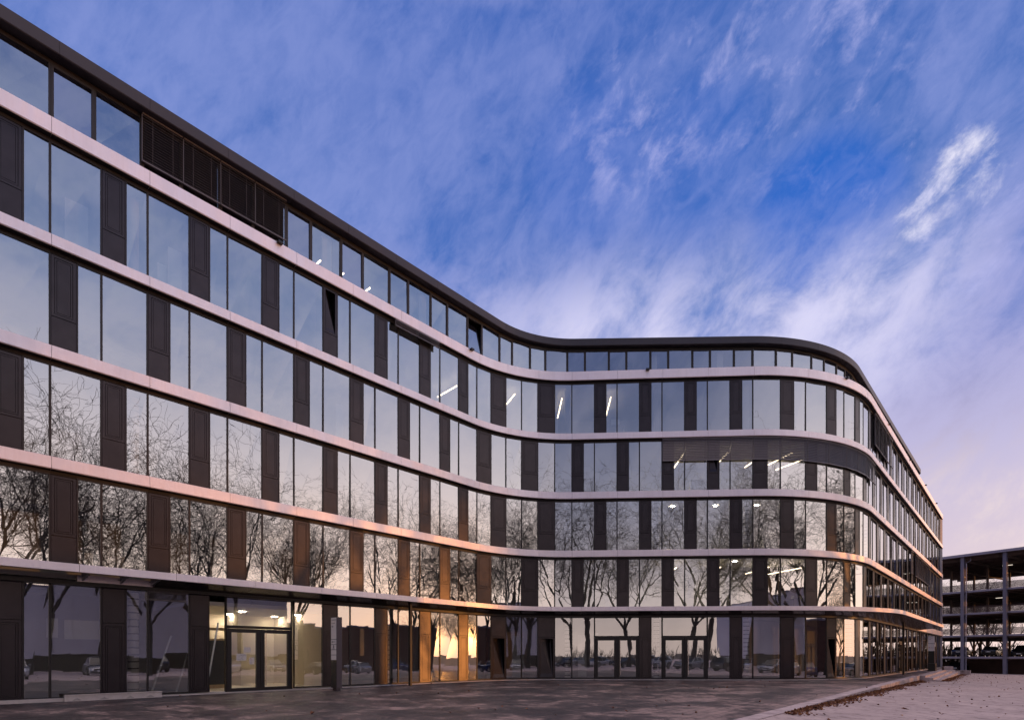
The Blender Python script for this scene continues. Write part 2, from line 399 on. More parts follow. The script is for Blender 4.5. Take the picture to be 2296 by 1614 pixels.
def open_flap(lv, s):
    T = {4: [19.6], 0: [31.2, 34.6, 53.9, 62.8], 3: [45.5], 2: [68.9, 83.6], 1: [80.7], }
    return any(abs(s-x) < .45 for x in T.get(lv, []))
GP = -.30                                             # glass plane behind the band edge
wins = []; pans = []
def mk_window(mb_f, mb_g, lv, s0, s1, z0, z1, C=A, gp=GP, kind='fixed', tilt=0.):
    F, l = frameAB(C, s0, s1, gp); e = .028
    t = .035
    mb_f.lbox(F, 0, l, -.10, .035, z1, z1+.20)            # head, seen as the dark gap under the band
    mb_f.lbox(F, 0, l, -.10, .03, z0, z0+.05)
    mb_f.lbox(F, 0, t, -.10, .03, z0+.05, z1); mb_f.lbox(F, l-t, l, -.10, .03, z0+.05, z1)
    if kind == 'op':                                  # framed opening sash
        w = .075
        for a, b, c, d in ((t, l-t, z1-w, z1), (t, l-t, z0+.05, z0+.05+w), (t, t+w, z0+.05+w, z1-w), (l-t-w, l-t, z0+.05+w, z1-w)):
            mb_f.lbox(F, a, b, -.06, .048, c, d)
        e = t+w
    else: e = t
    j = [rnd.uniform(-.009, .009) for _ in range(4)]
    (px_, py_), (tx, ty), (nx, ny) = F
    def P(u, o, z): return (px_+tx*u+nx*o, py_+ty*u+ny*o, z)
    zb, zt = z0+.05, z1
    if kind == 'op': zb += .075; zt -= .075
    mb_g.quad(P(e, j[0], zb), P(l-e, j[1], zb), P(l-e, j[2]-tilt, zt), P(e, j[3]-tilt, zt))
def mk_panel(mb, lv, s0, s1, z0, z1, opened):
    F, l = frameAB(A, s0, s1, GP)
    mb.lbox(F, 0, l, -.10, -.02 if not opened else -.02, z0, z1+.02, 1) if not opened else None
    mb.lbox(F, 0, l, -.10, .035, z1+.02, z1+.20, 2)
    sp = z0+(z1-z0)*.355 if lv else z0+(z1-z0)*.675      # split between plain and flap part
    pl, fl = ((z0, sp-.012), (sp+.012, z1)) if lv else ((sp+.012, z1), (z0, sp-.012))
    mb.lbox(F, .03, l-.03, -.02, .03, pl[0], pl[1])       # plain sheet
    mb.lbox(F, 0, .018, -.02, .04, z0, z1); mb.lbox(F, l-.018, l, -.02, .04, z0, z1)
    a, b = .03, l-.03; c, d = fl
    def ring(a, b, c, d, w, o):
        mb.lbox(F, a, b, -.02, o, d-w, d); mb.lbox(F, a, b, -.02, o, c, c+w)
        mb.lbox(F, a, a+w, -.02, o, c+w, d-w); mb.lbox(F, b-w, b, -.02, o, c+w, d-w)
    ring(a, b, c, d, .085, .032)
    a2, b2, c2, d2 = a+.10, b-.10, c+.10, d-.10
    if not opened:
        ring(a2, b2, c2, d2, .05, .022)
        mb.lbox(F, a2+.062, b2-.062, -.02, .022, c2+.062, d2-.062)
    else:                                                # flap leaning inwards, dark slot beside it
        (px_, py_), (tx, ty), (nx, ny) = F
        def P(u, o, z): return (px_+tx*u+nx*o, py_+ty*u+ny*o, z)
        ti = .42
        mb.hexa([P(a2, .02, c2), P(b2, .02, c2), P(b2, -.02, c2), P(a2, -.02, c2),
                 P(a2, .0, d2), P(b2-.05, -ti, d2), P(b2-.05, -ti-.04, d2), P(a2, -.04, d2)])
        mb.lbox(F, 0, l, -.70, -.66, z0, z1, 1)
        for u0, u1 in ((0, .02), (l-.02, l)): mb.lbox(F, u0, u1, -.66, -.10, z0, z1, 1)
        mb.lbox(F, .02, l-.02, -.66, -.10, z1-.02, z1, 1); mb.lbox(F, .02, l-.02, -.66, -.10, z0, z0+.02, 1)
def area(s0, s1, z0, z1, C=A):
    a = C.at(s0, GP); b = C.at(s1, GP)
    pa = pxy(*a, z0); pb = pxy(*b, z0)
    if pb[0] < -5: return 0
    h = 1270*(z1-z0)/((a[1]+b[1])/2)
    return (min(pb[0], 2296)-max(pa[0], 0))*h
ZR = [(.09, 4.12)] + [(BT[i]-.06, BB[i+1]-.14) for i in range(4)]
for lv in range(5):
    z0, z1 = ZR[lv]
    for k, a, b in rows[lv]:
        if k == 'G': wins.append((area(a, b, z0, z1), lv, a, b, z0, z1, 'fixed', A))
        elif k == 'P': pans.append((area(a, b, z0, z1), lv, a, b, z0, z1, open_flap(lv, (a+b)/2)))
# top storey: own, slightly set back line
TM = [3.6, 5.0, 6.4, 7.9, 9.32, 10.62, 12.06, 13.5, 14.92, 16.36, 17.8, 19.08, 20.6, 21.92, 23.48, 24.8, 26.3, 27.64, 29.16, 30.48, 31.96, 33.04, 34.26, 35.38, 36.74, 37.98, 39.52, 40.78, 42.32, 43.6, 45.14, 46.4, 47.92, 49.26, 50.86, 52.22, 53.8, 55.18, 56.6]
while TM[-1] < 89: TM += [TM[-1]+1.40, TM[-1]+2.82]
TM = TM[:-1] if TM[-1] > 91 else TM
for i, (a, b) in enumerate(zip(TM, TM[1:])):
    wins.append((area(a, b, 20.2, 22.25, B), 5, a, b, 20.2, 22.25, 'op' if i % 2 == 0 else 'fixed', B))
wins.sort(key=lambda q: -q[0]); pans.sort(key=lambda q: -q[0])
rf, rg, rg0 = MB(), MB(), MB()
for i, (ar, lv, a, b, z0, z1, kd, C) in enumerate(wins):
    gm = M['glass0'] if lv == 0 else (M['glass_op'] if kd == 'op' else M['glass'])
    tl = .0
    if lv == 5 and abs(a-29.16) < .1: tl = .22                       # one sash tilted open
    if i < 100:
        f, g = MB(), MB(); mk_window(f, g, lv, a, b, z0, z1, C, -.45 if C is B else GP, kd, tl)
        fo = part(f, 'window', M['frame']); go = g.build('window_pane', gm, fo)
    else:
        mk_window(rf, rg0 if lv == 0 else rg, lv, a, b, z0, z1, C, -.45 if C is B else GP, kd, tl)
fo = part(rf, 'window', M['frame']); fo['kind'] = 'stuff'
rg.build('window_pane', M['glass'], fo); rg0.build('window_pane', M['glass0'], fo)
rp = MB(); pm = [M['panel'], M['groove'], M['under']]
for i, (ar, lv, a, b, z0, z1, op) in enumerate(pans):
    mb = MB() if i < 100 else rp
    mk_panel(mb, lv, a, b, z0, z1, op)
    if i < 100: part(mb, 'ventilation_panel', pm)
part(rp, 'ventilation_panel', pm)['kind'] = 'stuff'

# --- entrance doors ----------------------------------------------
def door(s0, s1, first):
    F, l = frameAB(A, s0, s1, GP); (px_, py_), (tx, ty), (nx, ny) = F
    def P(u, o, z): return (px_+tx*u+nx*o, py_+ty*u+ny*o, z)
    zt, zh = 4.12, 2.78
    f = MB()
    f.lbox(F, 0, l, -.1, .035, zt, zt+.2); f.lbox(F, 0, .05, -.12, .04, .05, zt); f.lbox(F, l-.05, l, -.12, .04, .05, zt)
    f.lbox(F, .05, l-.05, -.12, .04, zh, zh+.12); f.lbox(F, .05, l-.05, -.12, .035, zt-.05, zt); f.lbox(F, .05, l-.05, -.12, .04, .03, .05)
    fr = part(f, 'entrance_door', M['frame'])
    g = MB(); g.quad(P(.05, 0, zh+.12), P(l-.05, .003, zh+.12), P(l-.05, .004, zt-.05), P(.05, 0, zt-.05)); g.build('transom_pane', M['glass0'], fr)
    mid = l/2
    for u0, u1 in ((.06, mid-.01), (mid+.01, l-.06)):
        w = MB(); w.lbox(F, u0, u0+.17, -.07, .055, .06, zh-.02); w.lbox(F, u1-.17, u1, -.07, .055, .06, zh-.02)
        w.lbox(F, u0+.17, u1-.17, -.07, .055, .06, .20); w.lbox(F, u0+.17, u1-.17, -.07, .055, zh-.18, zh-.02)
        hz = u0-.02 if u0 < mid-.5 else u1-.03
        for zc in (.35, 1.35, 2.15, 2.5): w.lbox(F, hz, hz+.05, .055, .10, zc-.13, zc+.13)
        leaf = w.build('door_leaf', M['frame'], fr)
        p = MB(); p.quad(P(u0+.17, -.01, .20), P(u1-.17, -.008, .20), P(u1-.17, -.004, zh-.18), P(u0+.17, -.01, zh-.18)); p.build('door_pane', M['glass0'], fr)
    h = MB(); hu = mid+.20
    h.tube([P(hu, .13, .28), P(hu, .13, 2.62)], .022, 10)
    for z in (.5, 2.4): h.tube([P(hu, .05, z), P(hu, .13, z)], .014, 8)
    h.build('pull_handle', M['chrome'], fr)
for i, (a, b) in enumerate(doors): door(a, b, i == 0)

# --- the pale bands ----------------------------------------------
def band(zt, zb, s0, s1, name, o=0., back=-.30):
    mb = MB(); h = zt-zb
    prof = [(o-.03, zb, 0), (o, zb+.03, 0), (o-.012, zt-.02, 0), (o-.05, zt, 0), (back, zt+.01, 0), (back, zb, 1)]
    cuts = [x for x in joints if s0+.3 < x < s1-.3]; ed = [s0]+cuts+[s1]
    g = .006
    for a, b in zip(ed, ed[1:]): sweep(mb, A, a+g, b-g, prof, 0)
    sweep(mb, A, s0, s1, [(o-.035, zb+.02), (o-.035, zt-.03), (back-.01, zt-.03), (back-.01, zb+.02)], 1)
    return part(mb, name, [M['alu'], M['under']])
for i in range(1, 5): band(BT[i], BB[i], S0-.5, 106.0, 'facade_band')
# rounded corner and pier at the far end
mb = MB()
for i in range(1, 5):
    sweep(mb, A, 106.0, 106.01, [(0, BB[i]), (0, BT[i]), (-.3, BT[i]), (-.3, BB[i])])
F, l = frameAB(A, 105.45, 106.0, 0)
(px_, py_), (tx, ty), (nx, ny) = F
def P(u, o): return (px_+tx*u+nx*o, py_+ty*u+ny*o)
pl = [P(0, -.25)] + [P(.45+.55*math.sin(a), -.6+.55*math.cos(a)) for a in (0, .4, .8, 1.2, R(90))] + [P(1.0, -7.5), P(0, -7.5)]
m2 = MB(); m2.prism(pl[::-1], 0, 20.2); part(m2, 'corner_pier', M['pier'])
for i in range(1, 5):
    q = [P(.0, 0)] + [P(.50+.62*math.sin(a), -.62+.62*math.cos(a)) for a in (0, .4, .8, 1.2, R(90))] + [P(1.12, -7.5), P(.95, -7.5), P(.95, -.3), P(0, -.3)]
    m2 = MB(); m2.prism(q[::-1], BB[i], BT[i]); part(m2, 'facade_band', M['alu'])

# --- canopy above the ground floor ---------------------------------
CE = 83.6
def co(s):                                              # canopy reach
    if s < 49: return 1.2
    if s > 58: return 2.0
    k = (s-49)/9; return 1.2+.8*k*k*(3-2*k)
mb = MB(); ed = [S0-.5]+[j+.55 for j in joints if 4 < j < CE-2]+[CE]
for a, b in zip(ed, ed[1:]):
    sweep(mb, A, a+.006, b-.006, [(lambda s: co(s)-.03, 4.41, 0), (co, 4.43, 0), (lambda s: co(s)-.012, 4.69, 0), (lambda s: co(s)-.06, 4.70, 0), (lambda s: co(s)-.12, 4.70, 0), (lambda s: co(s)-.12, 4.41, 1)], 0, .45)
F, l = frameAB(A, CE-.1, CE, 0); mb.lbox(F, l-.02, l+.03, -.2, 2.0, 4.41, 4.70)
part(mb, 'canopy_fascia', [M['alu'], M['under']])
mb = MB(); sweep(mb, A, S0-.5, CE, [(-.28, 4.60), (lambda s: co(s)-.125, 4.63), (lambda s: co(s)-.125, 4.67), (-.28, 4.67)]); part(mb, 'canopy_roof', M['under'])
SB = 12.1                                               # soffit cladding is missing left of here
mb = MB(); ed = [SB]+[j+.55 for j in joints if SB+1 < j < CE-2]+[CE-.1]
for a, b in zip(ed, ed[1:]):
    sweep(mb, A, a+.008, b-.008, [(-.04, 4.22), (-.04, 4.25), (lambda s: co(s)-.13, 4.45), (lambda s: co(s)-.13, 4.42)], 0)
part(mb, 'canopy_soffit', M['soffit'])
mb = MB(); sweep(mb, A, S0-.5, S1, [(-.26, 4.10), (-.02, 4.10), (-.02, 4.235), (-.26, 4.235)]); part(mb, 'lintel_trim', M['frame'])
mb = MB()
sweep(mb, A, 9.75, SB, [(-.20, 4.24), (.02, 4.24), (.02, 4.47), (-.20, 4.47)])
sweep(mb, A, S0-.5, SB, [(.30, 4.50), (.36, 4.50), (.36, 4.56), (.30, 4.56)])
part(mb, 'bare_fixing_rail', M['alu'])
for s in (9.9, 11.05, 12.05):
    mb = MB(); F, l = frameAB(A, s-.5, s+.5, 0)
    (px_, py_), (tx, ty), (nx, ny) = F; u = .5
    def P3(u, o, z): return (px_+tx*u+nx*o, py_+ty*u+ny*o, z)
    mb.hexa([P3(u-.03, 1.02, 4.44), P3(u+.03, 1.02, 4.44), P3(u+.03, .02, 4.26), P3(u-.03, .02, 4.26), P3(u-.03, 1.02, 4.60), P3(u+.03, 1.02, 4.60), P3(u+.03, .02, 4.60), P3(u-.03, .02, 4.60)])
    for o in (.15, .5, .85): mb.lbox(F, u-.12, u+.12, o, o+.025, 4.36+.1*o, 4.39+.1*o)
    part(mb, 'canopy_bracket', M['steel'])
band(4.78, 4.17, CE-1.2, 106.0, 'facade_band')
for s in (24.05, 69.2):
    mb = MB(); p = A.at(s, .55); F, l = frameAB(A, s-.06, s+.06, .55); mb.lbox(F, 0, l, -.08, .08, 0, 4.36); part(mb, 'canopy_post', M['frame'])
for s in (9.05,): pass

# --- top storey fascia, roof ---------------------------------------
E5 = TM[-1]+.5
mb = MB(); ed = [S0-.4]+[x+.2 for i, x in enumerate(TM) if i % 2 == 0 and 4 < x < E5-1]+[E5]
for a, b in zip(ed, ed[1:]):
    sweep(mb, B, a+.005, b-.005, [(-.03, 22.40), (0, 22.43), (0, 22.87), (-.05, 22.90), (-.4, 22.90), (-.4, 22.40)])
sweep(mb, B, S0-.4, E5, [(-.01, 22.42), (-.01, 22.88), (-.35, 22.88), (-.35, 22.42)], 1)
F, l = frameAB(B, E5-.1, E5, 0); (px_, py_), (tx, ty), (nx, ny) = F
q = [(px_+tx*u+nx*o, py_+ty*u+ny*o) for u, o in [(.1, 0)]+[(.1+.5*math.sin(a), -.5+.5*math.cos(a)) for a in (.4, .8, 1.2, 1.57)]+[(.6, -8), (.1, -8)]]
mb.prism(q[::-1], 22.40, 22.90)
part(mb, 'roof_fascia', [M['parapet'], M['under']])
mb = MB(); sweep(mb, B, S0-.4, E5, [(-.40, 22.47), (-.40, 22.75), (-8.5, 22.75), (-8.5, 22.47)], 0, 1.2); part(mb, 'roof_slab', M['under'])
mb = MB(); sweep(mb, B, S0-.4, TM[-1], [(-.30, 22.41), (-.40, 22.46), (-.62, 22.46), (-.62, 22.41)], 0); part(mb, 'blind_box', M['under'])
mb = MB(); F, l = frameAB(B, TM[-1], TM[-1]+.2, -.45); mb.lbox(F, 0, .2, -7.6, .04, 20.1, 22.4); part(mb, 'end_wall', M['frame'])
mb = MB(); sweep(mb, A, S0-.5, 105.9, [(-.28, 20.10), (-.28, 20.14), (-8.5, 20.14), (-8.5, 20.10)], 0, 1.2); part(mb, 'terrace_roof', M['under'])

# --- inside: slabs, ceilings, core wall, columns, lamps --------------
mb = MB()
for i in range(5):
    zt = (BT[i] if i else 4.62)-.12; zb = (BB[i] if i else 4.30)-.02
    sweep(mb, A, S0, S1, [(-.42, zb+.02, 0), (-.42, zt, 1), (-7.0, zt, 0), (-7.0, zb+.02, 0)], 0, 1.5)
part(mb, 'floor_slab', [M['ceil'], M['floor_in']])
mb = MB(); sweep(mb, A, S0, S1, [(-.32, .03), (-.32, .06), (-7, .06), (-7, .03)], 0, 1.5); part(mb, 'ground_floor_slab', M['floor_in'])
mb = MB(); sweep(mb, A, S0, S1, [(-6.5, .07), (-6.5, 20.05), (-6.8, 20.05), (-6.8, .07)], 0, 1.5)
sweep(mb, B, S0, TM[-1], [(-6.0, 20.15), (-6.0, 22.46), (-6.3, 22.46), (-6.3, 20.15)], 0, 1.5)
part(mb, 'core_wall', M['inwall'])
mb = MB(); F, l = frameAB(A, S0-.3, S0-.1, -.3); mb.lbox(F, 0, .2, -7.6, .1, 0, 20.1); part(mb, 'end_wall', M['panel'])
for k, s in enumerate([6.1, 11.75, 23.7, 36.1, 42.0, 47.9, 58.0, 64, 70]):
    for z0, z1, lv in ((.07, 4.25, 0), (4.5, 7.98, 1), (8.4, 11.8, 2), (12.25, 15.7, 3), (16.1, 19.6, 4)):
        if lv in (1, 3): continue
        x, y = A.at(s, -1.15); mb = MB(); mb.tube([(x, y, z0), (x, y, z1)], .19, 20); part(mb, 'column', M['colwrap'] if lv in (0, 2) else M['col'])
# partition walls that show pale behind the glass
for lv, s, d in ((4, 9.55, .7), (4, 12.9, .5), (5, 19.9, .5), (5, 25.9, .5), (3, 20.5, .4), (1, 44, .4), (2, 21.6, .4), (5, 47, .4), (5, 42.5, .4)):
    z0, z1 = (ZR+[(20.2, 22.3)])[lv]; C = B if lv == 5 else A
    F, l = frameAB(C, s, s+d, -.9); mb = MB(); mb.lbox(F, 0, d, -.12, 0, z0, z0+2.1 if lv < 5 else z1); part(mb, 'partition_wall', M['white'])
for s0_, s1_, o_, z0, z1 in ((9.35, 9.7, -3.0, 2.3, 3.05), (9.9, 11.5, -3.0, 2.25, 3.0), (23.0, 23.25, -2.6, 1.6, 3.1), (32.3, 32.7, -3.2, .1, 3.2), (33.4, 34.0, -3.4, .1, 3.0), (36.9, 37.5, -3.4, .1, 3.1), (38.0, 38.3, -3.0, .1, 3.2)):
    F, l = frameAB(A, s0_, s1_, o_); mb = MB(); mb.lbox(F, 0, l, -.06, 0, z0, z1); part(mb, 'partition_wall', M['board'])
def strip(lv, s, o0=-1.4, o1=-4.6, C=A, dz=.55):
    z = (BB[lv+1] if lv < 4 else 22.4)-dz if lv < 5 else 22.4-dz
    a = C.at(s, o0); b = C.at(s, o1); mb = MB()
    d = Vector((b[0]-a[0], b[1]-a[1], 0)).normalized(); n = Vector((-d.y, d.x, 0))*.035
    mb.prism([(a[0]-n.x, a[1]-n.y), (b[0]-n.x, b[1]-n.y), (b[0]+n.x, b[1]+n.y), (a[0]+n.x, a[1]+n.y)][::-1], z, z+.05)
    part(mb, 'strip_light', M['lamp'])
for s in (29.9, 33.0, 35.8, 39.0): strip(3, s)
for s in (43.9, 46.8, 49.6, 51.6, 53.6): strip(2, s)
for s in (43.4, 46.3, 49.7, 52.4): strip(0, s)
for s in (20.2, 21.5, 23.1): strip(5, s, -1.6, -2.2, B, .9)
def disc(s, o, z, r=.12):
    x, y = A.at(s, o); mb = MB(); mb.tube([(x, y, z-.015), (x, y, z)], r, 16, sm=False); part(mb, 'downlight', M['down'])
for lv, s in ((2, 42.9), (2, 45.8), (1, 43.3), (1, 46.2), (1, 49.2), (0, 43.0), (0, 46.0), (0, 47.5)): disc(s, -2.2, BB[lv+1]-.01, .14)
# lit lobby behind the first entrance
La, Lb = 14.0, 19.6
mb = MB()
def wallseg(s, o0, o1, z0=.07, z1=4.27):
    F, l = frameAB(A, s-.06, s+.06, 0); mb.lbox(F, 0, .12, o0, o1, z0, z1)
wallseg(La-.1, -6.3, -.6, .07, 3.75); wallseg(Lb+.3, -6.3, -.5, .07, 3.75)
sweep(mb, A, La-.1, Lb+.3, [(-6.3, .07), (-6.3, 3.75), (-6.42, 3.75), (-6.42, .07)])
wallseg(17.3, -6.3, -4.4, .09, 3.75)
lob = part(mb, 'lobby_wall', M['beige'])
mb = MB(); sweep(mb, A, La-.1, Lb+.3, [(-.75, 3.74), (-.75, 3.90), (-6.4, 3.90), (-6.4, 3.74)]); part(mb, 'lobby_ceiling', M['white'])
mb = MB(); sweep(mb, A, La-.1, Lb+.3, [(-.36, .065), (-.36, .085), (-6.3, .085), (-6.3, .065)]); part(mb, 'lobby_floor', M['beige'])
for x, y in ((-14.6, 29.3), (-13.1, 27.5), (-16.1, 34.0), (-14.5, 32.4), (-13.0, 31.0), (-17.4, 31.8), (-16.0, 31.0), (-11.3, 29.9)):
    mb = MB(); mb.tube([(x, y, 3.71), (x, y, 3.735)], .15, 16, sm=False); part(mb, 'downlight', M['down'])
mb = MB(); F, l = frameAB(A, 14.7, 16.6, -3.0)          # inner timber framed door
for a, b, c, d in ((0, .12, .09, 2.9), (1.3, 1.42, .09, 2.9), (.12, 1.3, 2.78, 2.9), (.12, 1.3, .09, .25), (.12, 1.3, 2.30, 2.38)): mb.lbox(F, a, b, -.08, 0, c, d)
part(mb, 'inner_door_frame', simple('raw_timber', (.55, .42, .27), .7, 0, .12, 6.))
mb = MB(); mb.lbox(F, .12, 1.3, -.05, -.03, .25, 2.30); part(mb, 'inner_door_leaf', simple('dark_leaf', (.05, .06, .08), .3))

# --- venetian blinds outside the glass ------------------------------
def blind(C, s0, s1, zt, zb, gp, tilt=.5, pitch=.075, depth=.07):
    F, l = frameAB(C, s0+.02, s1-.02, gp); (px_, py_), (tx, ty), (nx, ny) = F
    def P(u, o, z): return (px_+tx*u+nx*o, py_+ty*u+ny*o, z)
    mb = MB(); n = max(2, int((zt-zb)/pitch)); dz = depth*tilt/2; dd = depth*math.sqrt(1-tilt*tilt)/2
    for i in range(n):
        z = zt-(i+.5)*(zt-zb)/n; th = .006
        mb.hexa([P(0, dd, z-dz), P(l, dd, z-dz), P(l, -dd, z+dz), P(0, -dd, z+dz), P(0, dd, z-dz+th), P(l, dd, z-dz+th), P(l, -dd, z+dz+th), P(0, -dd, z+dz+th)])
    mb.lbox(F, 0, l, -.035, .035, zb-.045, zb-.01); mb.lbox(F, 0, l, -.04, .04, zt, zt+.06)
    for u in (.25*l, .75*l): mb.lbox(F, u-.004, u+.004, dd*.2, dd*.2+.004, zb-.01, zt)
    mb.lbox(F, -.02, -.005, -.03, .03, zb-.04, zt)
    part(mb, 'venetian_blind', M['slat'])
for a, b in zip(TM[6:10], TM[7:11]): blind(B, a, b, 22.34, 20.58, -.30, .62, .10, .10)
for s0, s1 in ((42.2, 43.66), (43.66, 45.12), (45.12, 46.57), (46.57, 48.02), (48.02, 49.87), (49.87, 51.72), (51.72, 53.5), (53.5, 55.3), (55.3, 56.8), (56.8, 58.3), (58.3, 59.8), (59.8, 61.3)):
    blind(A, s0, s1, 15.68, 14.30, -.13, .90, .10, .115)
for s0, s1 in ((61.2, 62.7), (62.7, 64.2), (64.2, 65.7), (65.7, 67.2), (67.2, 68.7)): blind(A, s0, s1, 19.55, 17.3, -.13, .90, .10, .115)
for s0, s1 in ((78.9, 80.4), (82.0, 83.5), (83.5, 85), (85, 86.5), (86.5, 88), (88, 89.5), (89.5, 91), (91, 92.5), (92.5, 94)): blind(A, s0, s1, 11.8, 9.7, -.13, .78, .11, .12)
for s0, s1 in ((86.5, 88), (88, 89.5)): blind(A, s0, s1, 4.1, 3.3, -.13, .3)
for s0, s1 in ((23.5, 25.0), (25.0, 26.6)): blind(A, s0, s1, 19.56, 19.30, -.02, .15, .05, .09)
blind(A, 11.95, 13.4, 4.06, 3.80, -.2, .15, .05, .09)

# small lamps on the topmost band
for s in (17.0, 29.0, 41.1, 55.0, 66.0, 77.2, 88.0, 98.0):
    mb = MB(); F, l = frameAB(A, s, s+.22, 0); mb.lbox(F, 0, l, -.02, .16, 20.14, 20.24); part(mb, 'band_spotlight', M['black'])
# plinth
mb = MB(); sweep(mb, A, S0, 105.9, [(-.42, 0), (-.42, .05), (-.16, .05), (-.16, 0)]); part(mb, 'plinth_strip', M['sill'])
# ================================================================== ground
KO = (6.1, 14.1); KU = (.648, .7616); KV = (.7616, -.648)   # kerb line: along and to the street side
def kp(u, v, z=None):
    p = (KO[0]+KU[0]*u+KV[0]*v, KO[1]+KU[1]*u+KV[1]*v)
    return p if z is None else (*p, z)
def street_z(u, v): return -.0105*max(u, 0)-.012*max(v-3, 0)*min(1, max(0, (u+30)/30)) if v < 40 else -.0105*max(u, 0)-.444*min(1, max(0, (u+30)/30))
t = MT('dark_pavers'); co_ = t.coord()
mp = t.n('ShaderNodeMapping'); t.l(co_, mp.inputs[0]); mp.inputs['Rotation'].default_value = (0, 0, R(-52))
br = t.n('ShaderNodeTexBrick'); t.l(mp.outputs[0], br.inputs[0]); br.inputs['Scale'].default_value = 1.0
br.inputs['Brick Width'].default_value = .6; br.inputs['Row Height'].default_value = .3; br.inputs['Mortar Size'].default_value = .014
br.inputs['Color1'].default_value = (.85, .85, .85, 1); br.inputs['Color2'].default_value = (1.25, 1.2, 1.2, 1); br.inputs['Mortar'].default_value = (.35, .35, .35, 1)
n1 = t.noise(mp.outputs[0], .42, 6, .62, .5); n2 = t.noise(mp.outputs[0], 1.8, 7, .70, .5, (1, .6, 1)); n3 = t.noise(co_, 40, 3, .6)
n4 = t.noise(mp.outputs[0], 7, 6, .8, .3, (1, .5, 1)); n2 = t.n('ShaderNodeMath', operation='MULTIPLY_ADD'); t.l(n4, n2.inputs[0]); n2.inputs[1].default_value = .70; n2n = t.noise(mp.outputs[0], 1.8, 7, .70, .5, (1, .6, 1)); m9 = t.n('ShaderNodeMath', operation='SUBTRACT'); t.l(n2n, m9.inputs[0]); m9.inputs[1].default_value = .35; t.l(m9.outputs[0], n2.inputs[2]); n2 = n2.outputs[0]
ad_ = t.n('ShaderNodeMath', operation='ADD'); t.l(n1, ad_.inputs[0]); t.l(n2, ad_.inputs[1])
pat = t.ramp(ad_.outputs[0], [(.40, (.010, .0075, .007)), (.475, (.024, .0175, .0165)), (.525, (.065, .047, .043)), (.60, (.27, .20, .18))])
pat.node.color_ramp.interpolation = 'EASE'
dk_ = t.n('ShaderNodeVectorMath', operation='DOT_PRODUCT'); t.l(co_, dk_.inputs[0]); dk_.inputs[1].default_value = (KV[0], KV[1], 0)
mk_ = t.n('ShaderNodeMapRange'); t.l(dk_.outputs['Value'], mk_.inputs[0]); v00 = KO[0]*KV[0]+KO[1]*KV[1]
mk_.inputs[1].default_value = v00-7; mk_.inputs[2].default_value = v00-.5; mk_.inputs[3].default_value = 0; mk_.inputs[4].default_value = .11
ad2 = t.n('ShaderNodeMath', operation='ADD'); t.l(ad_.outputs[0], ad2.inputs[0]); t.l(mk_.outputs[0], ad2.inputs[1]); ad_ = ad2
hv = t.n('ShaderNodeMath', operation='MULTIPLY'); t.l(ad_.outputs[0], hv.inputs[0]); hv.inputs[1].default_value = .5
pat.node.color_ramp.elements[0].position = .44
t.t.links.remove(pat.node.inputs[0].links[0]); t.l(hv.outputs[0], pat.node.inputs[0])
colp = t.mix(1.0, pat, br.outputs['Color'], 'MULTIPLY')
colp = t.mix(t.ramp(n3, [(.35, 0.0), (.8, .35)]), colp, (.14, .11, .115))
p_ = t.pr(colp, t.ramp(n2, [(.3, .38), (.7, .75)]), 0, .4)
b1 = t.bump(br.outputs['Fac'], .8, -.008); b2 = t.n('ShaderNodeBump'); t.l(n3, b2.inputs['Height']); b2.inputs['Strength'].default_value = .4; b2.inputs['Distance'].default_value = .004; t.l(b1, b2.inputs['Normal'])
t.l(b2.outputs[0], p_.inputs['Normal']); M['pavers'] = t.out(p_.outputs[0])
t = MT('asphalt'); co_ = t.coord(); n1 = t.noise(co_, .35, 6, .6, .6); n2 = t.noise(co_, 60, 4, .7); n3 = t.noise(co_, 4, 6, .7, .8, (1, .4, 1), R(38))
c = t.ramp(n1, [(.3, (.34, .275, .26)), (.7, (.50, .405, .385))])
c = t.mix(t.ramp(n3, [(.50, 0.0), (.62, .75)]), c, (.12, .09, .09)); n5 = t.noise(co_, 9, 5, .75, .3, (1, .25, 1), R(4)); c = t.mix(t.ramp(n5, [(.60, 0.0), (.70, .7)]), c, (.07, .05, .05)); c = t.mix(t.ramp(n2, [(.35, 0.0), (.75, .55)]), c, (.42, .34, .35))
p_ = t.pr(c, .85, 0, .3); t.l(t.bump(n2, .5, .006), p_.inputs['Normal']); M['asphalt'] = t.out(p_.outputs[0])
t = MT('kerb_stone'); co_ = t.coord(); n1 = t.noise(co_, 1.6, 6, .65, .5); n2 = t.noise(co_, 30, 4, .6)
c = t.ramp(n1, [(.34, (.19, .15, .15)), (.50, (.42, .34, .34)), (.7, (.60, .50, .49))]); c = t.mix(t.ramp(n2, [(.4, 0.0), (.8, .3)]), c, (.2, .16, .16))
M['kerb'] = t.out(t.pr(c, .7).outputs[0])
mb = MB(); mb.quad((-1500, -1500, -1.6), (1500, -1500, -1.6), (1500, 1500, -1.6), (-1500, 1500, -1.6))
tag(mb.build('ground', simple('far_ground', (.09, .08, .06), .9, 0, .3, .05)), kind='structure')
mb = MB(); us = [-60+5*i for i in range(45)]; vs = [-.2, 1, 3, 6, 10, 15, 20, 26, 33, 40, 60, 100]
idx = {}
for i, u in enumerate(us):
    for j, v in enumerate(vs): idx[i, j] = len(mb.v); mb.v.append(kp(u, v, street_z(u, v)-(.004 if u < 4 else 0)))
for i in range(len(us)-1):
    for j in range(len(vs)-1): mb.f.append((idx[i, j], idx[i, j+1], idx[i+1, j+1], idx[i+1, j])); mb.mi.append(0); mb.sm.append(True)
tag(mb.build('road', M['asphalt']), kind='structure')
mb = MB()
pv = [kp(-70, -.45), kp(40.8, -.45), kp(40.8, -.1), kp(80, -.1), kp(80, -110), kp(-70, -110)]
